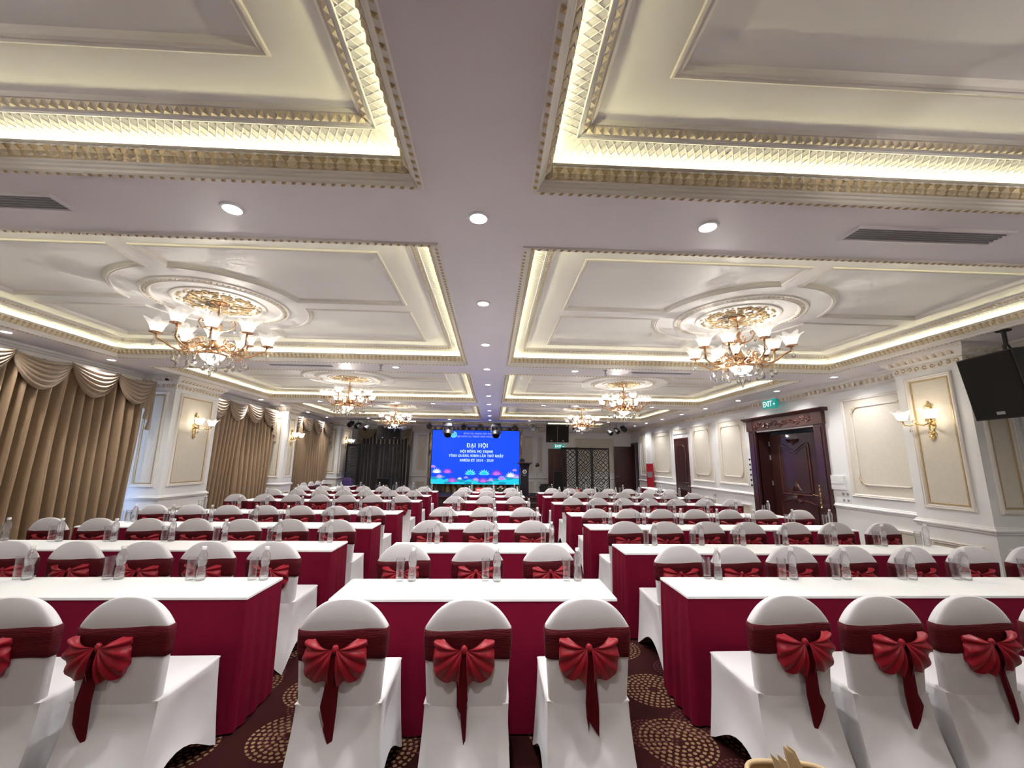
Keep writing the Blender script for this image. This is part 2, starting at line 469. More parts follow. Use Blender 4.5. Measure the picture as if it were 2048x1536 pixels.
holes = [(CX[s] - HX, CX[s] + HX, y - HY, y + HY) for s in 'LR' for y in CYS]
holes.append((STG[0] - STG[2], STG[0] + STG[2], STG[1] - STG[3], STG[1] + STG[3]))
def plane_with_holes(mb, P, us, vs, holes):
    us = sorted(set(us + [h[i] for h in holes for i in (0, 1)])); vs = sorted(set(vs + [h[i] for h in holes for i in (2, 3)]))
    for i in range(len(us) - 1):
        for j in range(len(vs) - 1):
            cu, cv = (us[i] + us[i + 1]) / 2, (vs[j] + vs[j + 1]) / 2
            if any(h[0] < cu < h[1] and h[2] < cv < h[3] for h in holes): continue
            mb.add([P(us[i], vs[j]), P(us[i + 1], vs[j]), P(us[i + 1], vs[j + 1]), P(us[i], vs[j + 1])], [(0, 1, 2, 3)])
b = MB(); plane_with_holes(b, lambda u, v: (u, v, ZC), [XL - .2, XR + .2], [YF - .1, YB + .2], holes)
ceiling = struct('ceiling', b, 'ceil')

def make_coffer(HX, HY, full=True):
    """children of one coffer, origin at its centre at soffit height"""
    b = MB(); b.frame_rect([(-.035, 0), (-.03, -.012), (-.008, -.014), (0, -.006), (.004, .006), (.012, .012), (.016, .022), (.024, .026), (.03, .034)], HX, HY)
    root = obj('coffer', b, 'plaster')
    # carved leaf course on the sloping face
    b = MB(); b.frame_rect([(.03, .034), (.055, .088)], HX, HY); obj('leaf_ground', b, 'gold', root)
    b = MB(); b.frame_rect([(.055, .088), (.052, .094), (.060, .104), (.068, .104), (.062, .098), (.048, .094), (.0, .094), (-.006, .118)], HX, HY); obj('cove_lip', b, 'plaster', root)
    edges = [((1, 0), (0, 1), HX, HY), ((-1, 0), (0, -1), HX, HY), ((0, 1), (-1, 0), HY, HX), ((0, -1), (1, 0), HY, HX)]
    # each edge: tangent, inward normal, half length, distance of the edge from centre
    leaf = MB(); zig = MB(); rope = MB(); bead = MB(); lat = MB()
    for (tx, ty), (nx, ny), hl, dist in edges:
        def Pt(s, d, z): return (tx * s - nx * (dist - d), ty * s - ny * (dist - d), z)
        n = int(2 * (hl - .04) / .060)
        for i in range(n):
            s = -hl + .04 + (i + .5) * 2 * (hl - .04) / n; w = .028
            sl = lambda a, t, h=0: Pt(s + a * w, .030 + .026 * t + .012 * h, .036 + .050 * t - .006 * h)
            O_ = [(-.55, 0), (.55, 0), (.95, .18), (.72, .36), (1.0, .55), (.62, .68), (.55, .86), (0, 1.02), (-.55, .86), (-.62, .68), (-1.0, .55), (-.72, .36), (-.95, .18)]
            leaf.add([sl(a, t_, .15) for a, t_ in O_] + [sl(0, .12, .75), sl(0, .5, 1.25), sl(0, .85, .8)],
                     [(0, 1, 13), (1, 2, 13), (2, 3, 13), (3, 14, 13), (3, 4, 14), (4, 5, 14), (5, 15, 14), (5, 6, 15), (6, 7, 15), (7, 8, 15), (8, 9, 15), (9, 14, 15), (9, 10, 14), (10, 11, 14), (11, 13, 14), (11, 12, 13), (12, 0, 13)])
            zig.add([Pt(s - .030, .052, .094), Pt(s, .062, .076), Pt(s + .030, .052, .094), Pt(s, .064, .092)], [(0, 1, 3), (1, 2, 3), (0, 3, 2)])
        n = int(2 * hl / .05)
        for i in range(n):
            s = -hl + (i + .5) * 2 * hl / n
            q = Matrix(((tx * .75 - nx * .45, tx * .3 + nx * .5, 0), (ty * .75 - ny * .45, ty * .3 + ny * .5, 0), (0, 0, 1)))
            rope.octa(Pt(s, -.017, -.014), .021, .009, q)
        n = int(2 * (hl - .21) / .042)
        for i in range(n):
            s = -hl + .21 + (i + .5) * 2 * (hl - .21) / n
            bead.add([Pt(s - .017, .195, .167), Pt(s + .017, .195, .167), Pt(s + .015, .222, .188), Pt(s - .015, .222, .188), Pt(s, .214, .168), Pt(s, .204, .178)],
                     [(0, 1, 4), (1, 2, 4), (2, 3, 4), (3, 0, 4)])
        if full:
            n = int(2 * (hl - .04) / .040)
            for i in range(n):
                s0 = -hl + .04 + i * 2 * (hl - .04) / n
                for g in (1, -1):
                    w = .0042
                    P3_ = [(s0 + g * sh, d, z) for sh, d, z in ((0, .03, .1308), (.045, .096, .1458), (.09, .165, .160))]
                    if any(abs(p[0]) > hl - p[1] for p in P3_): continue
                    for (sa, da, za), (sb, db, zb) in zip(P3_, P3_[1:]):
                        lat.add([Pt(sa - w, da, za - .0005), Pt(sa + w, da, za - .0005), Pt(sb + w, db, zb - .0005), Pt(sb - w, db, zb - .0005), Pt(sa, da, za - .0022), Pt(sb, db, zb - .0022)],
                                [(0, 4, 5, 3), (4, 1, 2, 5)])
    obj('leaf_carving', leaf, 'palegold', root, kind='stuff')
    obj('scalloped_edge', zig, 'plaster', root, kind='stuff')
    obj('rope_moulding', rope, 'gold', root, kind='stuff')  # darker gilt than the leaves: shade on the rope put into its colour
    b = MB(); b.frame_rect([(-.006, .118), (.004, .124), (.03, .131), (.096, .146), (.165, .160), (.172, .158), (.178, .166), (.19, .166)], HX, HY); lb = obj('lattice_band', b, 'coffer', root)
    if full: obj('lattice_relief', lat, 'coffer', lb, kind='stuff')
    b = MB(); b.frame_rect([(.19, .166), (.225, .190), (.232, .186), (.24, .192), (.248, .2)], HX, HY); br = obj('bead_course', b, 'plaster', root)
    obj('bead_carving', bead, 'palegold', br, kind='stuff')
    # LED strip lying in the cove
    b = MB()
    for sx, sy, lx, ly in ((0, 1, HX - .08, .006), (0, -1, HX - .08, .006), (1, 0, .006, HY - .08), (-1, 0, .006, HY - .08)):
        x, y = sx * (HX - .026), sy * (HY - .026)
        b.box(x - lx, x + lx, y - ly, y + ly, .0942, .097)
    obj('led_tape', b, 'whiteplastic', root)
    # field with sunk panels
    pan = []
    if full:
        R = .84; xi, xo, yi, yo = .075, 1.97, .095, 1.23
        a0, a1 = math.asin(yi / R), math.acos(xi / R)
        def quad(sx, sy, inset):
            xi2, xo2, yi2, yo2, R2 = xi + inset, xo - inset, yi + inset, yo - inset, R + inset
            b0, b1 = math.asin(yi2 / R2), math.acos(xi2 / R2)
            pts = [(xi2, yo2), (xo2, yo2), (xo2, yi2)] + [(R2 * math.cos(b0 + (b1 - b0) * k / 14), R2 * math.sin(b0 + (b1 - b0) * k / 14)) for k in range(15)]
            return [(sx * x, sy * y) for x, y in pts]
        fld = MB()
        for sx in (1, -1):
            for sy in (1, -1):
                # margin surface: outer rim to the panel edge, made of strips
                o_ = quad(sx, sy, 0)
                ex, ey = sx * (HX - .248), sy * (HY - .248)
                fld.add([(0, o_[0][1], .2), (0, ey, .2), (ex, ey, .2), (ex, o_[1][1], .2)], [(0, 1, 2, 3)])
                fld.add([(o_[1][0], o_[1][1], .2), (ex, o_[1][1], .2), (ex, 0, .2), (o_[1][0], 0, .2)], [(0, 1, 2, 3)])
                fld.add([(0, o_[0][1], .2), (o_[0][0], o_[0][1], .2), (o_[-1][0], o_[-1][1], .2), (0, o_[-1][1], .2)], [(0, 1, 2, 3)])
                fld.add([(o_[2][0], o_[2][1], .2), (o_[2][0], 0, .2), (o_[3][0], 0, .2), (o_[3][0], o_[3][1], .2)], [(0, 1, 2, 3)])
                arc = o_[3:]
                fld.add([(0, 0, .2), (arc[0][0], 0, .2)] + [(x, y, .2) for x, y in arc] + [(0, arc[-1][1], .2)], [tuple(range(len(arc) + 3))])
                mo = MB()
                mo.grid([[(x, y, z) for x, y in quad(sx, sy, i)] for i, z in ((0, .2), (.004, .19), (.012, .187), (.02, .194), (.03, .190), (.04, .196), (.048, .212), (.056, .222))], True)
                obj('panel_moulding', mo, 'plaster', root)
                pm = MB(); q = quad(sx, sy, .054); pm.add([(x, y, .221) for x, y in q], [tuple(range(len(q)))])
                obj('sunk_panel', pm, 'coffer', root)
        obj('coffer_field', fld, 'coffer', root)
        # ceiling medallion
        b = MB(); b.ring([(.66, .2), (.655, .188), (.64, .184), (.63, .190), (.60, .187), (.585, .176), (.57, .180), (.56, .2)], 72)
        md = obj('medallion', b, 'plaster', root, True, 40)
        g = MB()
        for k in range(84):
            a = 2 * PI * k / 84
            g.octa((.612 * math.cos(a), .612 * math.sin(a), .185), .013, .008, Matrix.Rotation(a + .5, 3, 'Z') @ Matrix.Diagonal((1.4, .8, 1)))
        obj('medallion_beading', g, 'palegold', md, kind='stuff')
        b = MB(); b.ring([(.43, .2), (.425, .186), (.41, .180), (.395, .184), (.38, .196)], 64); obj('inner_ring', b, 'plaster', md, True, 40)
        g = MB()
        for q4 in range(4):
            ro = Matrix.Rotation(q4 * PI / 2, 3, 'Z')
            for mir in (1, -1):
                def T(x, y, z=.192): v = ro @ Vector((x, y * mir, 0)); return (v.x, v.y, z)
                for (cx, cyy, r, tn, st) in ((.15, .06, .062, 1.1, 1.2), (.25, .10, .05, 1.2, -1.0), (.30, .03, .04, 1.0, .4), (.19, .17, .05, 1.15, 2.2)):
                    g.tube([T(cx + r * (1 - .7 * i / 12) * math.cos(st + tn * 2 * PI * i / 12), cyy + r * (1 - .7 * i / 12) * math.sin(st + tn * 2 * PI * i / 12)) for i in range(13)], .0085, 4)
                for (x, y, a, l) in ((.10, .10, .9, .05), (.21, .03, .2, .05), (.33, .08, .6, .045), (.27, .19, 1.0, .05), (.34, .12, -.3, .035), (.14, .15, 2.0, .045), (.30, .14, 1.9, .04), (.23, .24, .3, .04), (.29, .07, 2.4, .04)):
                    c, s_ = math.cos(a), math.sin(a)
                    g.add([T(x, y), T(x + l * .5 * c - l * .3 * s_, y + l * .5 * s_ + l * .3 * c, .196), T(x + l * c, y + l * s_), T(x + l * .5 * c + l * .3 * s_, y + l * .5 * s_ - l * .3 * c, .196), T(x + l * .5 * c, y + l * .5 * s_, .183)],
                          [(0, 1, 4), (1, 2, 4), (2, 3, 4), (3, 0, 4)])
        obj('gilt_arabesque', g, 'gold', md, kind='stuff')
    else:
        b = MB(); ex, ey = HX - .248, HY - .248
        b.add([(-ex, -ey, .2), (ex, -ey, .2), (ex, ey, .2), (-ex, ey, .2)], [(0, 1, 2, 3)]); obj('coffer_field', b, 'coffer', root)
    return root

def area(name, loc, sx, sy, watts, col, direction, parent):
    l = bpy.data.lights.new(name, 'AREA'); l.shape = 'RECTANGLE'; l.size = sx; l.size_y = sy
    l.energy = watts; l.color = col
    o = bpy.data.objects.new(name, l); COL.objects.link(o); o.parent = parent
    o.location = loc
    o.rotation_euler = Vector(direction).to_track_quat('-Z', 'X' if abs(direction[1]) < .01 else 'Y').to_euler()
    return o
def cove_lights(root, HX, HY):
    for sx, sy in ((0, 1), (0, -1), (1, 0), (-1, 0)):
        L_ = (HX if sx == 0 else HY) * 2 - .2
        l = bpy.data.lights.new('led_light', 'AREA'); l.shape = 'RECTANGLE'; l.size = L_; l.size_y = .010
        l.energy = W_COVE * L_ / 4.7; l.color = (1, .93, .54)
        o = bpy.data.objects.new('led_light', l); COL.objects.link(o); o.parent = root
        o.location = (sx * (HX - .026), sy * (HY - .026), .0985)
        x = Vector((sy, -sx, 0)) if sx == 0 else Vector((0, 1, 0))
        zc = -Vector((-sx * 1.1, -sy * 1.1, 1)).normalized()
        yv = zc.cross(x); x = yv.cross(zc)
        o.rotation_euler = Matrix((x.normalized(), yv.normalized(), zc)).transposed().to_euler()

proto = make_coffer(HX, HY)
first = True
for s in 'LR':
    for y in CYS:
        c = proto if first else copy_tree(proto)
        first = False
        c.parent = ceiling; c.location = (CX[s], y, ZC)
for c in [o for o in ceiling.children if o.name.startswith('coffer')]: cove_lights(c, HX, HY)
c = make_coffer(STG[2], STG[3], False); c.parent = ceiling; c.location = (STG[0], STG[1], ZC); cove_lights(c, STG[2], STG[3])

# ------------------------------------------------------------------ walls
FR = Fr((XR, 0, 0), (0, 1, 0), (-1, 0, 0))       # right wall: u = world y
FL = Fr((XL, 0, 0), (0, 1, 0), (1, 0, 0))
FB = Fr((0, YB, 0), (1, 0, 0), (0, -1, 0))       # far wall: u = world x
D1 = (7.36, 9.08, -.1, 2.30); D3 = (16.83, 17.58, -.1, 2.37)
b = MB(); plane_with_holes(b, lambda u, v: FR(u, v), [YF, YB], [0, ZC], [D1, D3])
for (u0, u1, v0, v1) in (D3,):
    for q in (((u0, 0), (u0, v1)), ((u0, v1), (u1, v1)), ((u1, v1), (u1, 0))):
        b.add([FR(*q[0], 0), FR(*q[1], 0), FR(*q[1], -.15), FR(*q[0], -.15)], [(0, 1, 2, 3)])
wall_right = struct('wall_right', b, 'paint')
b = MB(); f_quad(b, FL, YF, YB, 0, ZC); wall_left = struct('wall_left', b, 'paint')
b = MB(); f_quad(b, FB, XL, XR, 0, ZC); wall_back = struct('wall_back', b, 'paint')
b = MB(); b.add([(XL, YF, 0), (XR, YF, 0), (XR, YF, ZC), (XL, YF, ZC)], [(0, 1, 2, 3)]); struct('wall_front', b, 'paint')

def cornice(F, u0, u1, parent, dent=True):
    prof = [(2.83, 0), (2.835, .02), (2.85, .025), (2.86, .05), (2.88, .06), (2.905, .085), (2.94, .12), (2.965, .13), (2.97, .15), (3.0, .155), (3.0, 0)]
    b = MB(); f_sweep(b, F, u0, u1, prof); c = obj('cornice', b, 'plaster', parent)
    if dent:
        d = MB(); n = int((u1 - u0) / .105)
        for i in range(n):
            u = u0 + (i + .5) * (u1 - u0) / n
            d.add([F(u - .026, 2.872, .085), F(u + .026, 2.872, .085), F(u + .026, 2.925, .125), F(u - .026, 2.925, .125), F(u - .022, 2.865, .118), F(u + .022, 2.865, .118)],
                  [(0, 4, 5, 1), (1, 5, 2), (5, 4, 3, 2), (4, 0, 3)])
        obj('dentils', d, 'palegold', c, kind='stuff')
    return c
cornice(FR, 5.22, YB, wall_right); cornice(FR, YF, 4.36, wall_right); cornice(FL, YF, YB, wall_left); cornice(FB, XL, -3.4, wall_back); cornice(FB, 1.95, XR, wall_back)

def chair_rail(F, u0, u1, parent, z=.92, n=0):
    b = MB(); f_sweep(b, F, u0, u1, [(z + v, n + d) for v, d in RAIL]); return obj('chair_rail', b, 'paint', parent)
def skirting(F, u0, u1, parent):
    b = MB(); f_sweep(b, F, u0, u1, [(0, 0), (0, .022), (.10, .022), (.115, .014), (.13, .012), (.135, 0)]); return obj('baseboard', b, 'paint', parent)
for u0, u1 in ((YF, 4.38), (5.2, 7.12), (9.33, 12.38), (13.36, 16.8)):
    chair_rail(FR, u0, u1, wall_right); skirting(FR, u0, u1, wall_right)

def panel(F, u0, u1, v0, v1, parent, inner=True, n0=0, beading=False):
    b = MB(); f_quad(b, F, u0 + .05, u1 - .05, v0 + .05, v1 - .05, n0 + .003)
    p = obj('wall_panel', b, 'damask', parent)
    m = MB(); f_frame(m, F, u0, u1, v0, v1, [(d, n0 + n) for d, n in FRAME_PROF]); obj('panel_frame', m, 'plaster', p)
    if beading:
        g = MB(); f_frame(g, F, u0 + .05, u1 - .05, v0 + .05, v1 - .05, [(0, n0 + .003), (.003, n0 + .012), (.018, n0 + .012), (.022, n0 + .003)]); obj('gilt_beading', g, 'gold', p)
    if inner and u1 - u0 > .5 and v1 - v0 > .8:
        g = MB(); iu0, iu1, iv0, iv1 = u0 + .19, u1 - .19, v0 + .20, v1 - .16; r = .011; e = .16; n = n0 + .012
        for uu in (iu0, iu1): f_tube(g, F, [(uu, iv0 + e, n), (uu, iv1 - e, n)], r)
        f_tube(g, F, [(iu0 + e * .8, iv0, n), (iu1 - e * .8, iv0, n)], r * 1.15)
        f_tube(g, F, [(iu0 + e * .6, iv1, n), (iu1 - e * .6, iv1, n)], r)
        obj('inner_moulding', g, 'plaster', p)
        for uu, sg in ((iu0, 1), (iu1, -1)):
            for vv, sv in ((iv0, 1), (iv1, -1)):
                o = MB()
                f_tube(o, F, [(uu + sg * e * (1 - math.cos(t * PI / 2)) * .8, vv + sv * e * (1 - math.sin(t * PI / 2)), n) for t in [i / 8 for i in range(9)]], .012)
                f_tube(o, F, [(uu + sg * (.03 + .032 * (1 - .07 * i) * math.cos(i * .55)), vv + sv * (.03 + .032 * (1 - .07 * i) * math.sin(i * .55)), n) for i in range(11)], .010)
                f_tube(o, F, [(uu + sg * (.085 + .028 * (1 - .07 * i) * math.cos(3 + i * .55)), vv + sv * (.005 + .028 * (1 - .07 * i) * math.sin(3 + i * .55)), n) for i in range(11)], .008)
                f_tube(o, F, [(uu + sg * (.0 + .026 * (1 - .07 * i) * math.cos(1 + i * .55)), vv + sv * (.10 + .026 * (1 - .07 * i) * math.sin(1 + i * .55)), n) for i in range(11)], .008)
                obj('corner_scroll', o, 'palegold', p)
    return p
for u0, u1 in ((9.5, 10.75), (10.98, 12.2), (13.6, 15.25), (15.88, 16.54), (5.45, 6.735)):
    panel(FR, u0, u1, 1.10, 2.70, wall_right, u1 - u0 > .4)
panel(FR, 12.40, 13.35, 2.51, 2.69, wall_right, False)
for u0, u1 in ((9.5, 10.3), (10.98, 11.6), (11.75, 12.3), (13.6, 15.2), (5.45, 6.4)):
    panel(FR, u0, u1, .2, .69, wall_right, False)
# far wall panels
panel(FB, 1.34, 1.72, 1.15, 2.65, wall_back, False); panel(FB, 1.92, 2.11, 1.15, 2.63, wall_back, False); panel(FB, 3.5, 5.2, 1.14, 2.61, wall_back)
panel(FB, 1.45, 1.74, .2, .78, wall_back, False); panel(FB, 1.9, 2.1, .2, .78, wall_back, False)
chair_rail(FB, 1.25, 2.3, wall_back); chair_rail(FB, 3.2, 5.2, wall_back)
# end pier left of the screen
b = MB(); f_box(b, FB, -3.3, -2.66, 0, 3.0, 0, .12); pier = obj('pier', b, 'paint', wall_back)
panel(FB, -3.12, -2.76, 1.18, 2.66, wall_back, False, .12); panel(FB, -3.12, -2.76, .2, .75, wall_back, False, .12)
b = MB(); f_sweep(b, FB, -3.34, -2.62, [(.96 + v, .12 + d) for v, d in RAIL]); obj('chair_rail', b, 'paint', wall_back)
b = MB(); f_sweep(b, FB, -3.36, -2.60, [(2.74, .12), (2.76, .15), (2.80, .16), (2.86, .2), (3.0, .24), (3.0, 0)]); obj('pier_cornice', b, 'plaster', wall_back)
b = MB(); f_box(b, FB, -2.66, 1.24, .3, 2.99, 0, .03); obj('gilded_screen_surround', b, 'marble', wall_back)

# ------------------------------------------------------------------ columns
def column(x_face, y0, y1, wall_x, label):
    d = 1 if wall_x > x_face else -1
    t = thing('column', label, 'column', (0, 0, 0))
    x0, x1 = sorted((x_face, wall_x))
    b = MB(); b.box(x0, x1, y0, y1, 0, 3.0); obj('shaft', b, 'paint', t)
    Ff = Fr((x_face, 0, 0), (0, 1, 0), (-d, 0, 0)); Fs = Fr((0, y0, 0), (1, 0, 0), (0, -1, 0))
    sides = [(Ff, y0, y1)] + [(Fs, x0, x1)]
    for F, u0, u1 in sides:
        w = u1 - u0; m = .13 if w > .7 else .1
        panel(F, u0 + m, u1 - m, 1.10, 2.72, t, False, 0, True)
        panel(F, u0 + m, u1 - m, .22, .74, t, False, 0, False)
    def collar(prof, name, m):
        # closed collar round front and both sides
        bb = MB(); rows = []
        for z, n in prof:
            if d == 1: rows.append([(x1, y0 - n, z), (x0 - n, y0 - n, z), (x0 - n, y1 + n, z), (x1, y1 + n, z)])
            else: rows.append([(x0, y0 - n, z), (x1 + n, y0 - n, z), (x1 + n, y1 + n, z), (x0, y1 + n, z)])
        bb.grid(rows); return obj(name, bb, m, t)
    collar([(.92 + v, n) for v, n in RAIL], 'chair_rail', 'paint')
    collar([(0, .022), (.12, .022), (.14, .012), (.145, 0)], 'baseboard', 'paint')
    g = collar([(2.78, 0), (2.785, .012), (2.86, .014), (2.865, 0)], 'frieze_band', 'plaster')
    collar([(2.86, 0), (2.87, .03), (2.90, .05), (2.93, .09), (2.96, .10), (2.965, .12), (3.0, .125)], 'capital_cornice', 'plaster')
    s = MB(); de = MB()
    for F, u0, u1 in sides:
        n = max(3, int((u1 - u0) / .085))
        for i in range(n):
            u = u0 + (i + .5) * (u1 - u0) / n
            f_tube(s, F, [(u + .032 * (1 - .06 * k) * math.cos(k * .6 + i), 2.822 + .028 * (1 - .06 * k) * math.sin(k * .6 + i), .016) for k in range(10)], .007, 4)
            de.add([F(u - .02, 2.90, .05), F(u + .02, 2.90, .05), F(u + .02, 2.945, .098), F(u - .02, 2.945, .098), F(u - .018, 2.895, .085), F(u + .018, 2.895, .085)],
                   [(0, 4, 5, 1), (1, 5, 2), (5, 4, 3, 2), (4, 0, 3)])
    obj('scrolled_frieze', s, 'gold', g, kind='stuff'); obj('dentils', de, 'palegold', g, kind='stuff')
    return t
XCL = -5.55
column(5.40, 4.38, 5.20, XR, 'cream panelled column with wall lamp beside the right hung loudspeaker')
column(XCL, 7.37, 8.53, XL, 'wide cream panelled column between the two nearest brown curtains')
column(XCL, 11.42, 11.98, XL, 'narrow cream column between the second and third brown curtains')
column(XCL, 15.35, 16.65, XL, 'cream panelled column at the far left, beside the black folding screen')

# ------------------------------------------------------------------ windows and curtains
def curtain(label, w, loc, rz, n_swag, m1='curtain', m2='swag', h=2.84, tails=(1, 1), group=None, inset=(0, 0)):
    t = thing('curtain', label, 'curtain', loc, rz, group)
    rnd = random.Random(int(w * 100))
    for half in range(2):
        x0, x1 = (-w / 2 + inset[0], .04) if half == 0 else (-.04, w / 2 - inset[1])
        n = int((x1 - x0) / .008); ph = rnd.random() * 6; rows = []
        for j in range(9):
            z = .02 + (h - .02) * j / 8; row = []
            for i in range(n + 1):
                x = x0 + (x1 - x0) * i / n
                a = 2 * PI * (x + .018 * math.sin(x * 7 + ph)) / .152 + ph
                k = .5 + .5 * math.sin(a)
                y = (-.095 if half else -.085) + .25 * k ** 1.3 * (1 - .15 * math.sin(3 * x + z)) + .006 * math.sin(z * 3 + x * 9)
                row.append((x - .012 * math.cos(a), y, z))
            rows.append(row)
        b = MB(); b.grid(rows); obj('drape', b, m1, t, True)
    sw = w / n_swag
    b = MB(); b.box(-w / 2, w / 2, .0, .15, h - .01, h + .05); obj('pelmet', b, 'plaster', t)
    for k in range(n_swag):
        xa = -w / 2 + k * sw - .03; xb = xa + sw + .06; rows = []
        out = .012 * (k % 2)
        for j in range(49):
            v = j / 48; row = []
            for i in range(21):
                u = i / 20; s_ = math.sin(PI * u)
                sag = (.05 + .37 * v) * s_ ** .75 + .02 * v
                fold = (abs(math.sin(v * PI * 6.0)) ** .7) * .055 * (.25 + .75 * s_)
                row.append((xa + (xb - xa) * u + (.5 - u) * .05 * v, .205 + out + .05 * s_ * (.3 + .7 * math.sin(PI * min(1, v * .9 + .1))) + fold, h + .03 - sag - .02 * (1 - s_) * v))
            rows.append(row)
        b = MB(); b.grid(rows); obj('swag', b, m2, t, True)
    for sg, on in zip((-1, 1), tails):
        if not on: continue
        rows = []
        for j in range(13):
            v = j / 12; row = []
            for i in range(25):
                u = i / 24
                L_ = .30 + .62 * u
                x = sg * (w / 2 - .26 + .27 * u)
                y = .205 + .03 * math.sin(u * 2 * PI * 3.5) * (.4 + .6 * v) + .02 * u
                row.append((x, y, h + .03 - L_ * v + .03 * math.sin(u * 2 * PI * 3.5) * v))
            rows.append(row)
        b = MB(); b.grid(rows); obj('cascade', b, m2, t, True)
    return t
def window(idx, u0, u1):
    b = MB(); f_frame(b, FL, u0, u1, .35, 2.7, [(0, 0), (0, .04), (.06, .04), (.06, .01)])
    o = struct('window_%d' % idx, b, 'whiteplastic')
    p = MB(); f_quad(p, FL, u0 + .06, u1 - .06, .41, 2.64, .008); obj('pane', p, 'daylight', o)
    m = MB(); f_box(m, FL, (u0 + u1) / 2 - .02, (u0 + u1) / 2 + .02, .4, 2.65, .008, .035); obj('mullion', m, 'whiteplastic', o)
    return o
window(1, 4.5, 7.36); window(2, 8.56, 11.40); window(3, 12.0, 15.3)
XCU = XL + .13
curtain('brown swagged curtain at the near left, largest in view', 2.86, (XCU, 5.82, 0), -PI / 2, 4, inset=(.13, 0))
curtain('brown swagged curtain between the wide and the narrow left columns', 2.78, (XCU, 9.97, 0), -PI / 2, 4)
curtain('brown swagged curtain between the narrow and the far left columns', 3.2, (XCU, 13.65, 0), -PI / 2, 4)
curtain('dark brown swagged curtain on the far wall left of the screen', 2.2, (-4.45, YB, 0), PI, 3, 'darkcurtain', 'swag')

# ------------------------------------------------------------------ doors
def raised(mb, F, pts, n0, n1, inset=.03):       # raised moulding loop along a polygon
    for i in range(len(pts)):
        a, c = pts[i], pts[(i + 1) % len(pts)]
        f_tube(mb, F, [(a[0], a[1], n0), (c[0], c[1], n0)], inset, 5)
# grand mahogany door in the right wall
b = MB()
f_box(b, FR, 7.13, 7.36, 0, 2.33, -.02, .045); f_box(b, FR, 9.08, 9.31, 0, 2.33, -.02, .045)
for u0 in (7.13, 9.08): f_box(b, FR, u0 + .05, u0 + .18, .05, 2.28, .045, .058)
door1 = struct('door_1', b, 'wood')
b = MB(); f_box(b, FR, 7.11, 9.33, 2.33, 2.56, -.02, .06)
f_box(b, FR, 7.11, 7.33, 2.335, 2.555, .06, .075); f_box(b, FR, 9.11, 9.33, 2.335, 2.555, .06, .075)
hd = obj('door_head', b, 'wood', door1)
b = MB(); f_sweep(b, FR, 7.03, 9.42, [(2.56, 0), (2.56, .07), (2.575, .085), (2.59, .12), (2.61, .14), (2.625, .14), (2.625, 0)]); obj('head_cornice', b, 'wood', hd)
g = MB()
rr = random.Random(3)
for k in range(13):
    u = 7.45 + k * .128; v = 2.445 + .03 * math.sin(k * 1.9); s_ = 1 if k % 2 else -1
    f_tube(g, FR, [(u + .055 * (1 - .07 * i) * math.cos(i * .6), v + s_ * .05 * (1 - .07 * i) * math.sin(i * .6), .066) for i in range(11)], .012, 5)
    for q in range(3):
        a = rr.random() * 6.28
        g.add([FR(u, v, .06), FR(u + .05 * math.cos(a + .4), v + .05 * math.sin(a + .4), .072), FR(u + .085 * math.cos(a), v + .075 * math.sin(a), .062), FR(u + .05 * math.cos(a - .4), v + .05 * math.sin(a - .4), .072), FR(u + .05 * math.cos(a), v + .05 * math.sin(a), .088)],
              [(0, 1, 4), (1, 2, 4), (2, 3, 4), (3, 0, 4)])
obj('carved_vine', g, 'wood2', hd, kind='stuff')
b = MB()                                          # reveals
for q in (((7.36, 0), (7.36, 2.30)), ((7.36, 2.30), (9.08, 2.30)), ((9.08, 2.30), (9.08, 0))):
    b.add([FR(*q[0], .0), FR(*q[1], .0), FR(*q[1], -.32), FR(*q[0], -.32)], [(0, 1, 2, 3)])
obj('door_reveal', b, 'wood', door1)
# leaf hinged at the far jamb, standing slightly open away from the hall
ang = math.radians(4)
leafF = Fr((XR + .27, 9.06, 0), (math.sin(ang), -math.cos(ang), 0), (-math.cos(ang), -math.sin(ang), 0))
b = MB(); f_box(b, leafF, 0, 1.30, .01, 2.24, -.05, 0)
lf = obj('door_leaf', b, 'wood', door1)
def panelpts(u0, u1, v0, v1, top):
    k = 14; P_ = [(u0, v0), (u1, v0), (u1, v1)]
    for i in range(1, k):
        t = i / k; u = u1 + (u0 - u1) * t
        P_.append((u, v1 - top * math.sin(PI * t) ** 2 + .02 * math.sin(3 * PI * t)))
    P_.append((u0, v1)); return P_
m = MB(); raised(m, leafF, panelpts(.26, 1.04, 1.0, 2.03, .12), .004, .0, .016); raised(m, leafF, panelpts(.2, 1.1, .18, .82, -.09), .004, 0, .016)
obj('panel_moulding', m, 'wood2', lf)
m = MB(); raised(m, leafF, panelpts(.32, .98, 1.05, 1.96, .12), .002, .0, .01)
for k in range(16):
    a = 2 * PI * k / 16
    f_tube(m, leafF, [(.65 + .03 * math.cos(a), .92 + .03 * math.sin(a), .006), (.65 + .14 * math.cos(a), .92 + .085 * math.sin(a), .014)], .014, 4)
for k in range(7):
    f_tube(m, leafF, [(.65 + .11 * (k - 3) / 3, 1.08, .004), (.65 + .05 * (k - 3) / 3, 1.16, .016), (.65 + .02 * (k - 3) / 3, 1.30 - .03 * abs(k - 3), .004)], .018, 4)
    f_tube(m, leafF, [(.65 + .17 * (k - 3) / 3, 2.12, .004), (.65 + .1 * (k - 3) / 3, 2.07, .014), (.65 + .03 * (k - 3) / 3, 2.0 + .02 * abs(k - 3), .004)], .016, 4)
obj('carving', m, 'wood2', lf, kind='stuff')
h_ = MB(); f_box(h_, leafF, 1.185, 1.225, .80, 1.20, 0, .012)
for v in (.80, .88, 1.0, 1.12, 1.20): h_.ball(leafF(1.205, v, .012), .022, .022, .03, 8, 4)
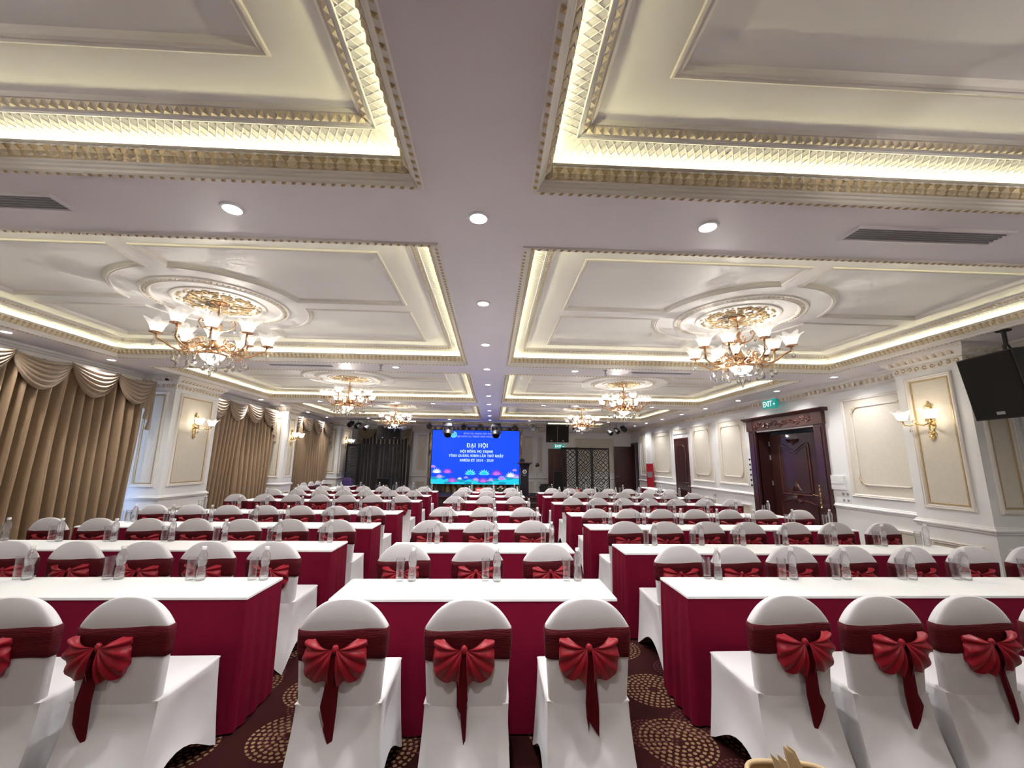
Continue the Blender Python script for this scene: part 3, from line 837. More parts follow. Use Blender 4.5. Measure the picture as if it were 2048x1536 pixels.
f_tube(h_, leafF, [(1.205, 1.02, .01), (1.205, 1.02, .05), (1.16, 1.02, .055), (1.08, 1.035, .055)], .010, 6)
obj('lever_handle', h_, 'brassy', lf, True, 50, label='ornate brass lever handle')
for v in (.4, 1.2, 1.75, 2.05):
    h_ = MB(); f_tube(h_, leafF, [(-.01, v - .05, .012), (-.01, v + .05, .012)], .014, 6); obj('hinge', h_, 'grey', lf)
# dim corridor behind
b = MB(); x0, x1 = XR + .32, XR + 1.7
for q in ([(x1, 6.6, 0), (x1, 10.2, 0), (x1, 10.2, 2.7), (x1, 6.6, 2.7)], [(x0, 6.6, 0), (x1, 6.6, 0), (x1, 6.6, 2.7), (x0, 6.6, 2.7)], [(x0, 10.2, 0), (x1, 10.2, 0), (x1, 10.2, 2.7), (x0, 10.2, 2.7)], [(x0, 6.6, 2.7), (x1, 6.6, 2.7), (x1, 10.2, 2.7), (x0, 10.2, 2.7)]):
    b.add(q, [(0, 1, 2, 3)])
struct('wall_corridor', b, 'paint')
# narrow service door
b = MB(); f_frame(b, FR, 12.40, 13.36, 0, 2.385, [(0, 0), (0, .02), (.03, .025), (.06, .02), (.06, .005)])
door2 = struct('door_2', b, 'wood2')
b = MB(); f_box(b, FR, 12.46, 13.30, .01, 2.325, .002, .012); lf = obj('door_leaf', b, 'wood', door2)
m = MB(); raised(m, FR, [(12.62, 1.0), (13.14, 1.0), (13.14, 2.08), (13.0, 2.16), (12.76, 2.16), (12.62, 2.08)], .014, 0, .014); raised(m, FR, [(12.62, .25), (13.14, .25), (13.14, .82), (12.62, .82)], .014, 0, .014)
obj('panel_moulding', m, 'wood2', lf)
h_ = MB(); f_tube(h_, FR, [(12.53, 1.02, .012), (12.53, 1.02, .06), (12.64, 1.02, .06)], .010); h_.ball(FR(12.53, .93, .018), .02, .02, .02, 8, 4); obj('lever_handle', h_, 'grey', lf)
# open door at the far right corner
b = MB(); f_frame(b, FR, 16.80, 17.60, -.06, 2.42, [(0, 0), (0, .03), (.05, .035), (.06, .02), (.06, -.12)])
door3 = struct('door_3', b, 'wood')
Fd = Fr((XR - .03, YB - .10, 0), (-1, .02, 0), (0, -1, 0))
b = MB(); f_box(b, Fd, .02, .76, .01, 2.27, 0, .045); lf = obj('door_leaf', b, 'wood', door3)
m = MB(); raised(m, Fd, [(.14, 1.0), (.62, 1.0), (.62, 2.0), (.5, 2.08), (.26, 2.08), (.14, 2.0)], .047, 0, .013); raised(m, Fd, [(.14, .2), (.62, .2), (.62, .82), (.14, .82)], .047, 0, .013); obj('panel_moulding', m, 'wood2', lf)
h_ = MB(); f_tube(h_, Fd, [(.70, 1.02, .045), (.70, 1.02, .09), (.60, 1.02, .09)], .010); obj('lever_handle', h_, 'grey', lf)
b = MB(); x0, x1 = XR + .15, XR + 1.5
for q in ([(x1, 16.2, 0), (x1, 18.2, 0), (x1, 18.2, 2.6), (x1, 16.2, 2.6)], [(x0, 16.2, 0), (x1, 16.2, 0), (x1, 16.2, 2.6), (x0, 16.2, 2.6)], [(x0, 18.2, 0), (x1, 18.2, 0), (x1, 18.2, 2.6), (x0, 18.2, 2.6)], [(x0, 16.2, 2.6), (x1, 16.2, 2.6), (x1, 18.2, 2.6), (x0, 18.2, 2.6)]):
    b.add(q, [(0, 1, 2, 3)])
struct('wall_lobby', b, 'grey')
# exit door in the far wall
b = MB(); f_frame(b, FB, 2.36, 3.14, 0, 2.14, [(0, 0), (0, .03), (.05, .035), (.06, .02), (.06, .005)])
door4 = struct('door_4', b, 'wood')
b = MB(); f_box(b, FB, 2.42, 3.08, .01, 2.08, .002, .015); lf = obj('door_leaf', b, 'wood2', door4)
m = MB(); raised(m, FB, [(2.52, 1.0), (2.98, 1.0), (2.98, 1.92), (2.52, 1.92)], .016, 0, .012); obj('panel_moulding', m, 'wood', lf)

# ------------------------------------------------------------------ ceiling fixtures
def make_downlight(watts):
    t = thing('downlight', '', 'downlight')
    b = MB(); b.lathe([(.046, -.002), (.05, -.010), (.062, -.008), (.066, 0), (.05, .002), (.046, -.001)], 24); obj('trim_ring', b, 'whiteplastic', t, True, 40)
    b = MB(); b.lathe([(.0005, -.006), (.03, -.006), (.046, -.004)], 24); obj('lens', b, 'dl', t)
    l = bpy.data.lights.new('lamp', 'SPOT'); l.energy = watts; l.color = (1, .98, .965); l.spot_size = math.radians(140); l.spot_blend = .8; l.shadow_soft_size = .045
    o = bpy.data.objects.new('lamp', l); COL.objects.link(o); o.parent = t; o.location = (0, 0, -.02)
    return t
ORD = ['first', 'second', 'third', 'fourth', 'fifth', 'sixth', 'seventh', 'eighth', 'ninth', 'tenth', 'eleventh', 'twelfth']
dls = []
for k in range(-1, 10):
    y = 2.19 + 1.343 * k
    if k in (0, 3, 6, 9): continue
    dls.append((-.11, y, None))
for r, y in enumerate((2.2, 6.24, 10.28, 14.33)):
    for x in (-4.28, -1.51, -.11, 1.262, 4.05): dls.append((x, y, None))
for y in (6.25, 7.61, 8.88, 10.33, 11.7, 13.1, 14.5, 15.7): dls.append((5.47, y, None))
for y in (4.83, 6.17, 8.78, 10.17, 11.2, 12.77, 14.24): dls.append((-5.63, y, None))
dp = make_downlight(W_DOWN); dw = make_downlight(W_WALL); first_w = True
cen = sorted([d for d in dls if abs(d[0] + .11) < .01], key=lambda d: d[1])
first = True
for x, y, _ in sorted(dls, key=lambda d: d[1]):
    if abs(x) > 5.3: o = dw if first_w else copy_tree(dw); first_w = False
    else: o = dp if first else copy_tree(dp); first = False
    o.location = (x, y, ZC)
    if abs(x + .11) < .01:
        i = [c[1] for c in cen].index(y); lab = 'recessed downlight in the central ceiling beam, %s from camera' % ORD[i]; g = 'downlights along the central beam'
    elif x > 5: lab = 'recessed downlight along the right wall, %s from camera' % ORD[[6.25, 7.61, 8.88, 10.33, 11.7, 13.1, 14.5, 15.7].index(y)]; g = 'downlights along the right wall'
    elif x < -5.5: lab = 'recessed downlight above the left curtains, %s from camera' % ORD[[4.83, 6.17, 8.78, 10.17, 11.2, 12.77, 14.24].index(y)]; g = 'downlights along the curtains'
    else:
        side = {-4.28: 'outer left', -1.51: 'inner left', 1.262: 'inner right', 4.05: 'outer right'}[x]
        lab = 'recessed downlight on the %s of the %s cross beam from camera' % (side, ORD[[2.2, 6.24, 10.28, 14.33].index(y)]); g = 'downlights in the cross beams'
    tag(o, lab, 'downlight', g)

def make_vent():
    t = thing('air_vent', '', 'vent')
    b = MB(); b.frame_rect([(0, 0), (.004, -.010), (.022, -.012), (.028, .0), (.03, .03)], .50, .085); obj('vent_frame', b, 'ceil', t)
    b = MB(); b.box(-.475, .475, -.06, .06, .004, .012); obj('vent_back', b, 'black', t)
    for i in range(5):
        y = -.046 + i * .023
        s_ = MB(); s_.box(-.472, .472, y - .003, y + .003, -.010, .006, Matrix.Rotation(.6, 3, 'X'), (0, y, 0)); obj('slat', s_, 'grey', t)
    return t
vp = make_vent(); first = True
for i, y in enumerate((2.21, 6.24, 10.28)):
    for sd, x in (('left', -2.93), ('right', 2.64)):
        o = vp if first else copy_tree(vp); first = False
        o.location = (x, y, ZC + .001)
        tag(o, 'slotted linear air vent in the %s cross beam from camera, %s side' % (ORD[i], sd), 'vent', 'ceiling air vents')
def make_sprinkler():
    t = thing('sprinkler', '', 'sprinkler')
    b = MB(); b.lathe([(.001, 0), (.035, 0), (.03, -.008), (.012, -.012), (.01, -.05), (.016, -.052), (.016, -.06), (.001, -.06)], 12); obj('body', b, 'grey', t)
    b = MB(); b.lathe([(.001, -.085), (.03, -.085), (.03, -.088), (.001, -.088)], 12); b.tube([(.012, 0, -.058), (.012, 0, -.087)], .003, 4); b.tube([(-.012, 0, -.058), (-.012, 0, -.087)], .003, 4); obj('deflector', b, 'grey', t)
    return t
sp = make_sprinkler(); first = True
for x, y, lab in ((-1.70, 6.12, 'ceiling sprinkler left of the central beam, nearer one'), (1.72, 6.16, 'ceiling sprinkler right of the central beam, nearer one'), (-4.75, 6.22, 'ceiling sprinkler beyond the near left coffer'), (1.93, 10.25, 'ceiling sprinkler right of the central beam, farther one')):
    o = sp if first else copy_tree(sp); first = False
    o.location = (x, y, ZC); tag(o, lab, 'sprinkler', 'ceiling sprinklers')

# ------------------------------------------------------------------ chandeliers
FLOWER = [(.024, 0), (.042, .012), (.056, .038), (.064, .070), (.080, .100), (.102, .118)]
def point(parent, loc, watts, col, r):
    l = bpy.data.lights.new('lamp', 'POINT'); l.energy = watts; l.color = col; l.shadow_soft_size = r
    o = bpy.data.objects.new('lamp', l); COL.objects.link(o); o.parent = parent; o.location = loc
    return o
def make_chandelier():
    t = thing('chandelier', '', 'chandelier')
    b = MB(); b.lathe([(.001, -.055), (.018, -.052), (.028, -.04), (.06, -.03), (.085, -.018), (.09, 0)], 20); obj('canopy', b, 'brass', t, True, 40)
    b = MB(); b.lathe([(.006, -.05), (.008, -.09), (.014, -.10), (.008, -.11), (.008, -.15), (.02, -.16), (.03, -.19), (.012, -.21), (.016, -.24), (.030, -.27), (.034, -.30), (.016, -.33), (.014, -.37), (.032, -.40), (.045, -.43), (.05, -.47), (.03, -.5), (.07, -.52), (.09, -.545), (.06, -.56), (.001, -.56)], 16); obj('stem', b, 'brass', t, True, 50)
    b = MB(); b.lathe([(.02, -.175), (.04, -.165), (.065, -.14), (.085, -.135)], 24, wav=.12, nw=6); obj('crown_dish', b, 'crystal', t, True)
    b = MB(); b.lathe([(.001, -.645), (.04, -.64), (.08, -.62), (.105, -.59), (.115, -.56)], 20); bw = obj('glass_bowl', b, 'bowl', t, True)
    b = MB(); b.lathe([(.110, -.566), (.12, -.572), (.128, -.562), (.12, -.55), (.108, -.556)], 24); obj('bowl_rim', b, 'brass', bw, True)
    b = MB()
    b.lathe([(.001, -.655), (.018, -.66), (.03, -.675), (.012, -.69), (.016, -.70), (.024, -.73), (.012, -.77), (.001, -.80)], 10); obj('finial_crystal', b, 'crystal', t)
    for k in range(8):
        a = 2 * PI * (k + .5) / 8; c, s_ = math.cos(a), math.sin(a)
        up = .05 if k % 2 else 0
        R_ = .47 if k % 2 == 0 else .40
        P_ = lambda r, z: (r * c, r * s_, z)
        m = MB(); zt = -.415 + up
        pr = [(.06, -.50), (.12, -.475), (.17, -.50), (.22, -.545), (.28, -.555), (.34, -.53), (.39, -.49), (R_ - .01, -.46 + up), (R_, zt)]
        m.tube([P_(*q) for q in pr], .010, 6)
        m.tube([P_(.25 + .045 * (1 - .06 * i) * math.cos(i * .6 + 2), -.50 + .045 * (1 - .06 * i) * math.sin(i * .6 + 2)) for i in range(13)], .007, 5)
        m.tube([P_(.14 + .035 * (1 - .06 * i) * math.cos(i * .6), -.44 + .035 * (1 - .06 * i) * math.sin(i * .6)) for i in range(12)], .006, 5)
        ar = obj('arm', m, 'brass', t, True)
        d = MB(); d.lathe([(.001, zt), (.03, zt), (.056, zt + .008), (.058, zt + .014), (.03, zt + .008), (.001, zt + .008)], 14, (R_ * c, R_ * s_, 0)); obj('drip_dish', d, 'brass', ar, True, 40)
        f = MB(); f.lathe([(r, z + zt + .012) for r, z in FLOWER], 30, (R_ * c, R_ * s_, 0), wav=.26, nw=6); obj('lamp_shade', f, 'shade', ar, True)
        u = MB(); u.ball((R_ * c, R_ * s_, zt + .055), .022, .022, .03, 8, 6); obj('bulb', u, 'bulb', ar, True)
        x = MB(); x.octa(P_(R_ + .01, zt - .03), .008); x.octa(P_(R_ + .01, zt - .05), .008); x.lathe([(.001, zt - .06), (.006, zt - .07), (.02, zt - .10), (.012, zt - .118), (.001, zt - .122)], 6, (( R_ + .01) * c, (R_ + .01) * s_, 0)); obj('crystal_pendant', x, 'crystal', ar)
    for k in range(4):
        a = 2 * PI * k / 4 + .39; c, s_ = math.cos(a), math.sin(a); zt = -.475
        m = MB(); m.tube([(r * c, r * s_, z) for r, z in ((.07, -.53), (.14, -.55), (.20, -.53), (.235, zt))], .008, 6)
        for q in range(5):
            lf_ = a + (q - 2) * .5
            m.add([(.15 * c, .15 * s_, -.545), (.15 * c + .05 * math.cos(lf_ + .5), .15 * s_ + .05 * math.sin(lf_ + .5), -.53), (.15 * c + .095 * math.cos(lf_), .15 * s_ + .095 * math.sin(lf_), -.515), (.15 * c + .05 * math.cos(lf_ - .5), .15 * s_ + .05 * math.sin(lf_ - .5), -.53), (.15 * c + .05 * math.cos(lf_), .15 * s_ + .05 * math.sin(lf_), -.552)], [(0, 1, 4), (1, 2, 4), (2, 3, 4), (3, 0, 4)])
        ar = obj('inner_arm', m, 'brass', t, True, 40)
        d = MB(); d.lathe([(.001, zt), (.026, zt), (.042, zt + .008), (.026, zt + .008), (.001, zt + .008)], 12, (.235 * c, .235 * s_, 0)); obj('drip_dish', d, 'brass', ar, True, 40)
        f = MB(); f.lathe([(r * .75, z * .75 + zt + .01) for r, z in FLOWER], 30, (.235 * c, .235 * s_, 0), wav=.26, nw=6); obj('lamp_shade', f, 'shade', ar, True)
        u = MB(); u.ball((.235 * c, .235 * s_, zt + .045), .016, .016, .022, 8, 6); obj('bulb', u, 'bulb', ar, True)
    for k in range(4):
        a = 2 * PI * k / 4 + .2; c, s_ = math.cos(a), math.sin(a)
        m = MB(); m.tube([(r * c, r * s_, z) for r, z in ((.03, -.30), (.09, -.30), (.14, -.27), (.165, -.22), (.15, -.185), (.125, -.19), (.13, -.215))], .007, 5)
        sc = obj('upper_scroll', m, 'brass', t, True)
        x = MB(); x.octa((.165 * c, .165 * s_, -.25), .007); x.lathe([(.001, -.26), (.005, -.27), (.016, -.295), (.001, -.315)], 6, (.165 * c, .165 * s_, 0)); obj('crystal_pendant', x, 'crystal', sc)
    for k in range(24):
        a = 2 * PI * k / 24; r = .20 if k % 2 else .31; z0 = -.56 + (.01 if k % 2 else 0); n = 5 if k % 2 else 3
        x = MB()
        for i in range(n): x.octa((r * math.cos(a), r * math.sin(a), z0 - .018 * i), .009)
        z = z0 - .018 * n
        x.lathe([(.001, z), (.006, z - .01), (.022, z - .042), (.014, z - .060), (.001, z - .066)], 6, (r * math.cos(a), r * math.sin(a), 0))
        obj('crystal_strand', x, 'crystal', t)
    point(t, (.12, 0, -.36), W_CHAND * .5, (1, .93, .84), .02); point(t, (-.10, .05, -.70), W_CHAND, (1, .93, .84), .02)
    return t
cp = make_chandelier(); first = True
for i, y in enumerate(CYS):  # overhead pair unseen: added to match the coffers and light the near ceiling
    for sd in 'LR':
        o = cp if first else copy_tree(cp); first = False
        o.location = (CX[sd], y, ZC + .2); o.rotation_euler = (0, 0, .12 * i + (.3 if sd == 'R' else 0))
        tag(o, 'brass chandelier with flower shades and crystal drops, %s pair, %s side' % (('overhead', 'nearest', 'middle', 'farthest')[i], {'L': 'left', 'R': 'right'}[sd]), 'chandelier', 'crystal chandeliers')

def make_sconce():
    t = thing('wall_sconce', '', 'wall lamp')       # y outward
    b = MB()
    b.add([(x, .004 + (0 if abs(x) > .02 else .02), z) for x, z in ((0, .25), (.03, .20), (.05, .13), (.025, .06), (.045, 0), (.05, -.06), (.02, -.12), (.035, -.18), (0, -.25), (-.035, -.18), (-.02, -.12), (-.05, -.06), (-.045, 0), (-.025, .06), (-.05, .13), (-.03, .20))] + [(0, .03, 0)],
          [(i, (i + 1) % 16, 16) for i in range(16)])
    for k, (z, r) in enumerate(((.17, .035), (.10, .03), (-.15, .03), (-.20, .022), (0, .04))):
        for sg in (1, -1): b.tube([(sg * (.012 + r * (1 - .06 * i) * math.cos(i * .6)), .025, z + r * (1 - .06 * i) * math.sin(i * .6)) for i in range(12)], .007, 5)
    obj('backplate', b, 'brassy', t)
    for sg in (1, -1):
        m = MB(); m.tube([(0, .02, -.02), (sg * .04, .07, -.05), (sg * .08, .12, -.03), (sg * .12, .16, -.05), (sg * .16, .19, -.04), (sg * .17, .20, 0)], .009, 6)
        m.tube([(sg * (.09 + .03 * (1 - .06 * i) * math.cos(i * .6)), .13, -.01 + .03 * (1 - .06 * i) * math.sin(i * .6)) for i in range(12)], .006, 5)
        ar = obj('arm', m, 'brassy', t, True)
        d = MB(); d.lathe([(.001, 0), (.03, 0), (.05, .008), (.03, .01), (.001, .01)], 12, (sg * .17, .20, 0)); obj('drip_dish', d, 'brassy', ar, True, 40)
        f = MB(); f.lathe([(r, z + .012) for r, z in FLOWER], 30, (sg * .17, .20, 0), wav=.26, nw=6); obj('lamp_shade', f, 'sshade', ar, True)
        u = MB(); u.ball((sg * .17, .20, .055), .022, .022, .03, 8, 6); obj('bulb', u, 'sbulb', ar, True)
        x = MB(); x.octa((sg * .12, .16, -.08), .007); x.lathe([(.001, -.09), (.016, -.12), (.001, -.14)], 6, (sg * .12, .16, 0)); obj('crystal_pendant', x, 'crystal', ar)
    point(t, (0, .20, .07), W_SCONCE, (1, .86, .66), .02)
    return t
sc = make_sconce(); first = True
for (x, y, z, rz, lab) in ((5.40, 4.83, 2.15, PI / 2, 'brass twin wall lamp on the right column below the cornice'),
                           (XCL, 7.95, 2.17, -PI / 2, 'brass twin wall lamp on the wide left column'),
                           (XCL, 11.70, 2.16, -PI / 2, 'brass twin wall lamp on the narrow left column'),
                           (XCL, 16.0, 2.22, -PI / 2, 'brass twin wall lamp on the far left column above the folding screen')):
    o = sc if first else copy_tree(sc); first = False
    o.location = (x, y, z); o.rotation_euler = (0, 0, rz); tag(o, lab, 'wall lamp', 'wall lamps on the columns')

# ------------------------------------------------------------------ furniture
def superloop(w, t, yc, z, n=24, e=.35):
    l = []
    for k in range(n):
        a = 2 * PI * k / n; c, s_ = math.cos(a), math.sin(a)
        l.append((w * math.copysign(abs(c) ** e, c), yc + t * math.copysign(abs(s_) ** e, s_), z))
    return l
def back_w(z):
    if z > .797: return .206 * max(.0, 1 - (z - .797) / .125) ** .36 + .004
    if z > .74: return .210 + 0 * z
    return .188 + .022 * (z - .40) / .34
def back_y(z): return -.05 * (z - .45)
def chair_meshes():
    R_ = {}
    b = MB(); secs = []
    for z in [.40, .46, .52, .58, .64, .70, .74, .77, .797, .81, .83, .85, .87, .885, .898, .908, .915, .919, .9215]:
        t = .030 if z < .80 else .030 * (1 - .55 * ((z - .80) / .12) ** 2)
        secs.append(superloop(back_w(z), t, back_y(z), z))
    b.loft(secs); R_['backrest'] = mesh_of('backrest', b, 'cover', True, 50)
    b = MB(); N_ = 48; levels = 9; rows = []
    def rr(u, hw, y0, y1, c):                    # rounded rectangle point, u in 0..1
        per = [(-hw + c, y0), (hw - c, y0), (hw, y0 + c), (hw, y1 - c), (hw - c, y1), (-hw + c, y1), (-hw, y1 - c), (-hw, y0 + c)]
        return per
    def loop(hw, y0, y1):
        pts = []
        for (ax, ay), (bx, by), e in (((-hw, y0), (hw, y0), 'b'), ((hw, y0), (hw, y1), 's'), ((hw, y1), (-hw, y1), 'f'), ((-hw, y1), (-hw, y0), 's')):
            for i in range(12):
                t = i / 12; pts.append((ax + (bx - ax) * t, ay + (by - ay) * t, e, t))
        return pts
    top = loop(.205, -.030, .44); hem = loop(.228, -.175, .452)
    arch = {'b': .13, 's': .15, 'f': .10}
    rnd = lambda pts, c: pts
    rows.append([(x * .93, .205 + (y - .205) * .93, .470) for x, y, e, t in top])
    rows.append([(x * .985, .205 + (y - .205) * .985, .462) for x, y, e, t in top])
    for j in range(levels):
        v = j / (levels - 1); row = []
        for (x, y, e, t), (hx_, hy_, _, _) in zip(top, hem):
            s_ = math.sin(PI * t)
            hz = arch[e] * s_ ** 1.3
            k = v ** 1.5
            px = x + (hx_ - x) * k; py = y + (hy_ - y) * k
            pin = .03 * s_ * math.sin(PI * v * .85) * (1 if e != 'f' else .4)
            px -= math.copysign(pin, x) if e == 's' else 0
            if e == 'b': py += pin * .6
            if e == 'f': py -= pin
            corner = min(t, 1 - t)
            f_ = 1 - .035 * max(0, 1 - corner * 8) * (1 - v * .7)
            row.append((px * f_, .2 + (py - .2) * f_, .452 * (1 - v) + hz * v))
        rows.append(row)
    b.grid(rows, True); b.add(rows[0], [tuple(range(len(rows[0])))])
    R_['seat'] = mesh_of('seat_cover', b, 'cover', True, 60)
    b = MB(); secs = []
    for i, z in enumerate([.655, .662, .69, .72, .75, .784, .791]):
        g = .006 if 0 < i < 6 else .001
        l = superloop(back_w(z) + g, .031 + g, back_y(z), z)
        secs.append([(x, y, zz + .006 * math.sin(x * 13 + i)) for x, y, zz in l])
    b.loft(secs, False); R_['sash'] = mesh_of('sash', b, 'sash', True)
    # bow: knot with two pleated fans and two tails, hung on the rear face (-y)
    b = MB(); b.ball((0, -.060, -.004), .017, .014, .022, 10, 6); R_['knot'] = mesh_of('bow', b, 'bow', True)
    for sg, nm in ((1, 'loopR'), (-1, 'loopL')):
        b = MB(); rays = 27; rad = 7; front = []; backr = []
        for i in range(rad):
            r = i / (rad - 1); fr_, bk_ = [], []
            for k in range(rays):
                q = k / (rays - 1)
                a = math.radians(32 - 118 * q)
                L_ = .150 - .012 * math.cos(q * PI * 2) + .008 * math.sin(q * 20)
                if q < .12: L_ *= .80 + 1.6 * q
                ple = .012 * math.sin(q * PI * 9 + .6) * r
                bul = .035 * math.sin(PI * min(1, r * .85 + .1))
                x = sg * (.010 + L_ * r * math.cos(a)); z = L_ * r * math.sin(a) * (1.12 if a < 0 else .75)
                x = max(-.145, min(.145, x))
                yb = -.052 + .012 * r
                fr_.append((x, yb - .008 - bul + ple, z)); bk_.append((x, yb + .004 + ple * .3, z * .98))
            front.append(fr_); backr.append(bk_)
        b.grid(front); b.grid(backr)
        b.grid([front[-1], backr[-1]])
        R_[nm] = mesh_of('bow_loop', b, 'bow', True, 70)
    def tail(pts, wd, tip):
        b = MB(); fr_, bk_ = [], []
        n = len(pts)
        for i, (x, y, z) in enumerate(pts):
            w = wd[i]; cx = .006
            fr_.append([(x - w, y, z + (tip if i == n - 1 else 0)), (x, y - cx, z), (x + w, y, z - (tip if i == n - 1 else 0))])
            bk_.append([(px, py + .004, pz) for px, py, pz in fr_[-1]])
        b.grid(fr_); b.grid(bk_)
        b.grid([[r[0] for r in fr_], [r[0] for r in bk_]]); b.grid([[r[2] for r in fr_], [r[2] for r in bk_]]); b.grid([fr_[-1], bk_[-1]])
        return mesh_of('bow_tail', b, 'tail', True, 60)
    R_['tails'] = [
        [tail([(0, -.055, -.01), (-.008, -.06, -.10), (-.018, -.058, -.20), (-.035, -.05, -.30)], [.010, .018, .024, .018], .05), tail([(.006, -.05, -.01), (.006, -.052, -.14), (.0, -.052, -.26), (-.008, -.05, -.39)], [.01, .02, .024, .022], .045)],
        [tail([(0, -.055, -.01), (-.012, -.06, -.10), (-.002, -.058, -.22), (-.014, -.05, -.27)], [.008, .020, .026, .014], .02), tail([(.004, -.05, -.01), (.004, -.052, -.16), (.006, -.052, -.30), (.012, -.05, -.43)], [.008, .016, .014, .004], .02)],
        [tail([(.004, -.055, -.01), (-.002, -.06, -.12), (-.008, -.058, -.24), (-.010, -.05, -.34)], [.006, .010, .012, .005], .03), tail([(.010, -.05, -.01), (.014, -.052, -.14), (.018, -.052, -.26), (.022, -.05, -.36)], [.01, .020, .026, .022], .03)],
        [tail([(.0, -.055, -.01), (.008, -.06, -.12), (.004, -.058, -.24), (.028, -.05, -.36)], [.012, .030, .034, .036], -.06)],
        [tail([(.0, -.055, -.01), (.012, -.06, -.12), (.026, -.058, -.24), (.04, -.05, -.36)], [.008, .012, .014, .004], -.02), tail([(.006, -.05, -.01), (.026, -.052, -.14), (.042, -.052, -.26), (.052, -.05, -.36)], [.01, .016, .014, .010], -.03)],
        [tail([(.0, -.055, -.01), (-.012, -.06, -.12), (-.028, -.058, -.24), (-.028, -.05, -.38)], [.014, .028, .036, .036], .05)]]
    return R_
CH = chair_meshes()
BOWZ = .712
def make_chair(x, y, rz, lab, group, dx=0, tv=0, tilt=0, sash='sash', knot=None):
    t = thing('banquet_chair', lab, 'chair', (x, y, 0), rz, group)
    obj('backrest', CH['backrest'], None, t); obj('seat', CH['seat'], None, t)
    obj('sash', CH['sash'], None, t)
    k = obj('bow', CH['knot'], None, t); k.location = (dx, back_y(BOWZ) + .012, BOWZ); k.rotation_euler = (0, tilt, 0)
    obj('bow_loop', CH['loopL'], None, k); obj('bow_loop', CH['loopR'], None, k)
    for tm in CH['tails'][tv]: obj('bow_tail', tm, None, k)
    return t

def table_meshes(w, d, ends):
    rnd = random.Random(int(w * 100 + sum(ends) * 7))
    b = MB(); b.cbox(-w / 2, w / 2, -d / 2, d / 2, .736, .752, .003); top = mesh_of('tabletop', b, 'cloth')
    # skirt path: front, (right), back, (left)
    hw, hd = w / 2 - .004, d / 2 - .004
    segs = []
    if ends[0]: segs.append(((-hw, hd), (-hw, -hd), (-1, 0), 1.0))
    segs.append(((-hw, -hd), (hw, -hd), (0, -1), .55))
    if ends[1]: segs.append(((hw, -hd), (hw, hd), (1, 0), 1.0))
    segs.append(((hw, hd), (-hw, hd), (0, 1), .55))
    pts = []
    for (ax, ay), (bx, by), nn, amp in segs:
        L_ = math.hypot(bx - ax, by - ay); n = int(L_ / .0125); ph = rnd.random() * 6
        for i in range(n):
            t = i / n; s_ = t * L_
            edge = min(t, 1 - t) * L_
            q = math.sin(2 * PI * s_ / (.11 if amp > .9 else .17) + ph + 1.2 * math.sin(s_ * 5 + ph))
            q2 = math.copysign(abs(q) ** .8, q)
            pts.append((ax + (bx - ax) * t, ay + (by - ay) * t, nn, amp * q2 * (.55 + .45 * math.sin(s_ * 3.1 + ph)), min(1, edge / .05)))
    rows = []
    for z, k in ((.012, 1.0), (.15, .95), (.35, .8), (.52, .55), (.64, .3), (.70, .12), (.738, 0)):
        rows.append([(x + nn[0] * (.016 * a * k * e + .014 * k), y + nn[1] * (.016 * a * k * e + .014 * k), z) for x, y, nn, a, e in pts])
    b = MB(); b.grid(rows, True)
    return top, mesh_of('skirt', b, 'skirt', True)
TBC = table_meshes(1.8, .45, (1, 1)); TBA = table_meshes(1.8, .45, (1, 0)); TBB = table_meshes(1.8, .45, (0, 1))
def make_table(x, y, meshes, lab, group):
    t = thing('banquet_table', lab, 'table', (x, y, 0), 0, group)
    obj('tabletop', meshes[0], None, t); obj('skirt', meshes[1], None, t)
    return t
def bottle_proto():
    t = thing('water_bottle', '', 'bottle')
    p = [(.001, .001), (.026, .001), (.030, .006), (.030, .018), (.0262, .024), (.030, .030), (.0262, .036), (.030, .042), (.0262, .048), (.030, .055), (.0262, .062), (.029, .069), (.0235, .085), (.0235, .094), (.027, .108), (.030, .122), (.0305, .150), (.027, .172), (.019, .188), (.0125, .198), (.0125, .206), (.001, .206)]
    b = MB(); b.lathe(p, 18); obj('bottle_body', b, 'water', t, True, 60)
    b = MB(); b.lathe([(.0145, .204), (.0155, .206), (.0155, .222), (.014, .225), (.001, .225)], 16); obj('cap', b, 'cap', t, True, 40)
    return t
def glass_proto():
    b = MB(); b.lathe([(.001, 0), (.026, 0), (.0275, .004), (.031, .150), (.0300, .152), (.0288, .150), (.0262, .030), (.024, .022), (.001, .020)], 20)
    return mesh_of('drinking_glass', b, 'glass', True, 50)
bp_ = bottle_proto(); gm = glass_proto(); bfirst = True
ROWY = {'L': [3.279, 4.649, 5.978, 7.40, 9.353, 10.70, 12.12], 'C': [3.235, 4.60, 5.98, 7.37, 9.28, 10.72, 12.0], 'R': [3.279, 4.555, 5.969, 7.30, 9.13, 10.71, 11.97]}
LX = [-1.76, -2.29, -2.81, -3.31, -3.83, -4.35, -4.87]; RX = [1.565, 2.055, 2.55, 3.06, 3.60, 4.15, 4.70]; CXX = [-.705, -.10, .49]
rn = random.Random(11)
BT = {('L', 0): [-1.602, -2.035, -2.607, -3.208, -3.75, -4.27, -4.8], ('R', 0): [1.712, 2.288, 2.705, 3.217, 3.649, 4.2, 4.7],
      ('L', 1): [-1.661, -2.188, -2.727, -3.258, -3.815, -4.338, -4.877], ('R', 1): [1.72, 2.231, 2.68, 3.151, 3.687, 4.231, 4.735]}
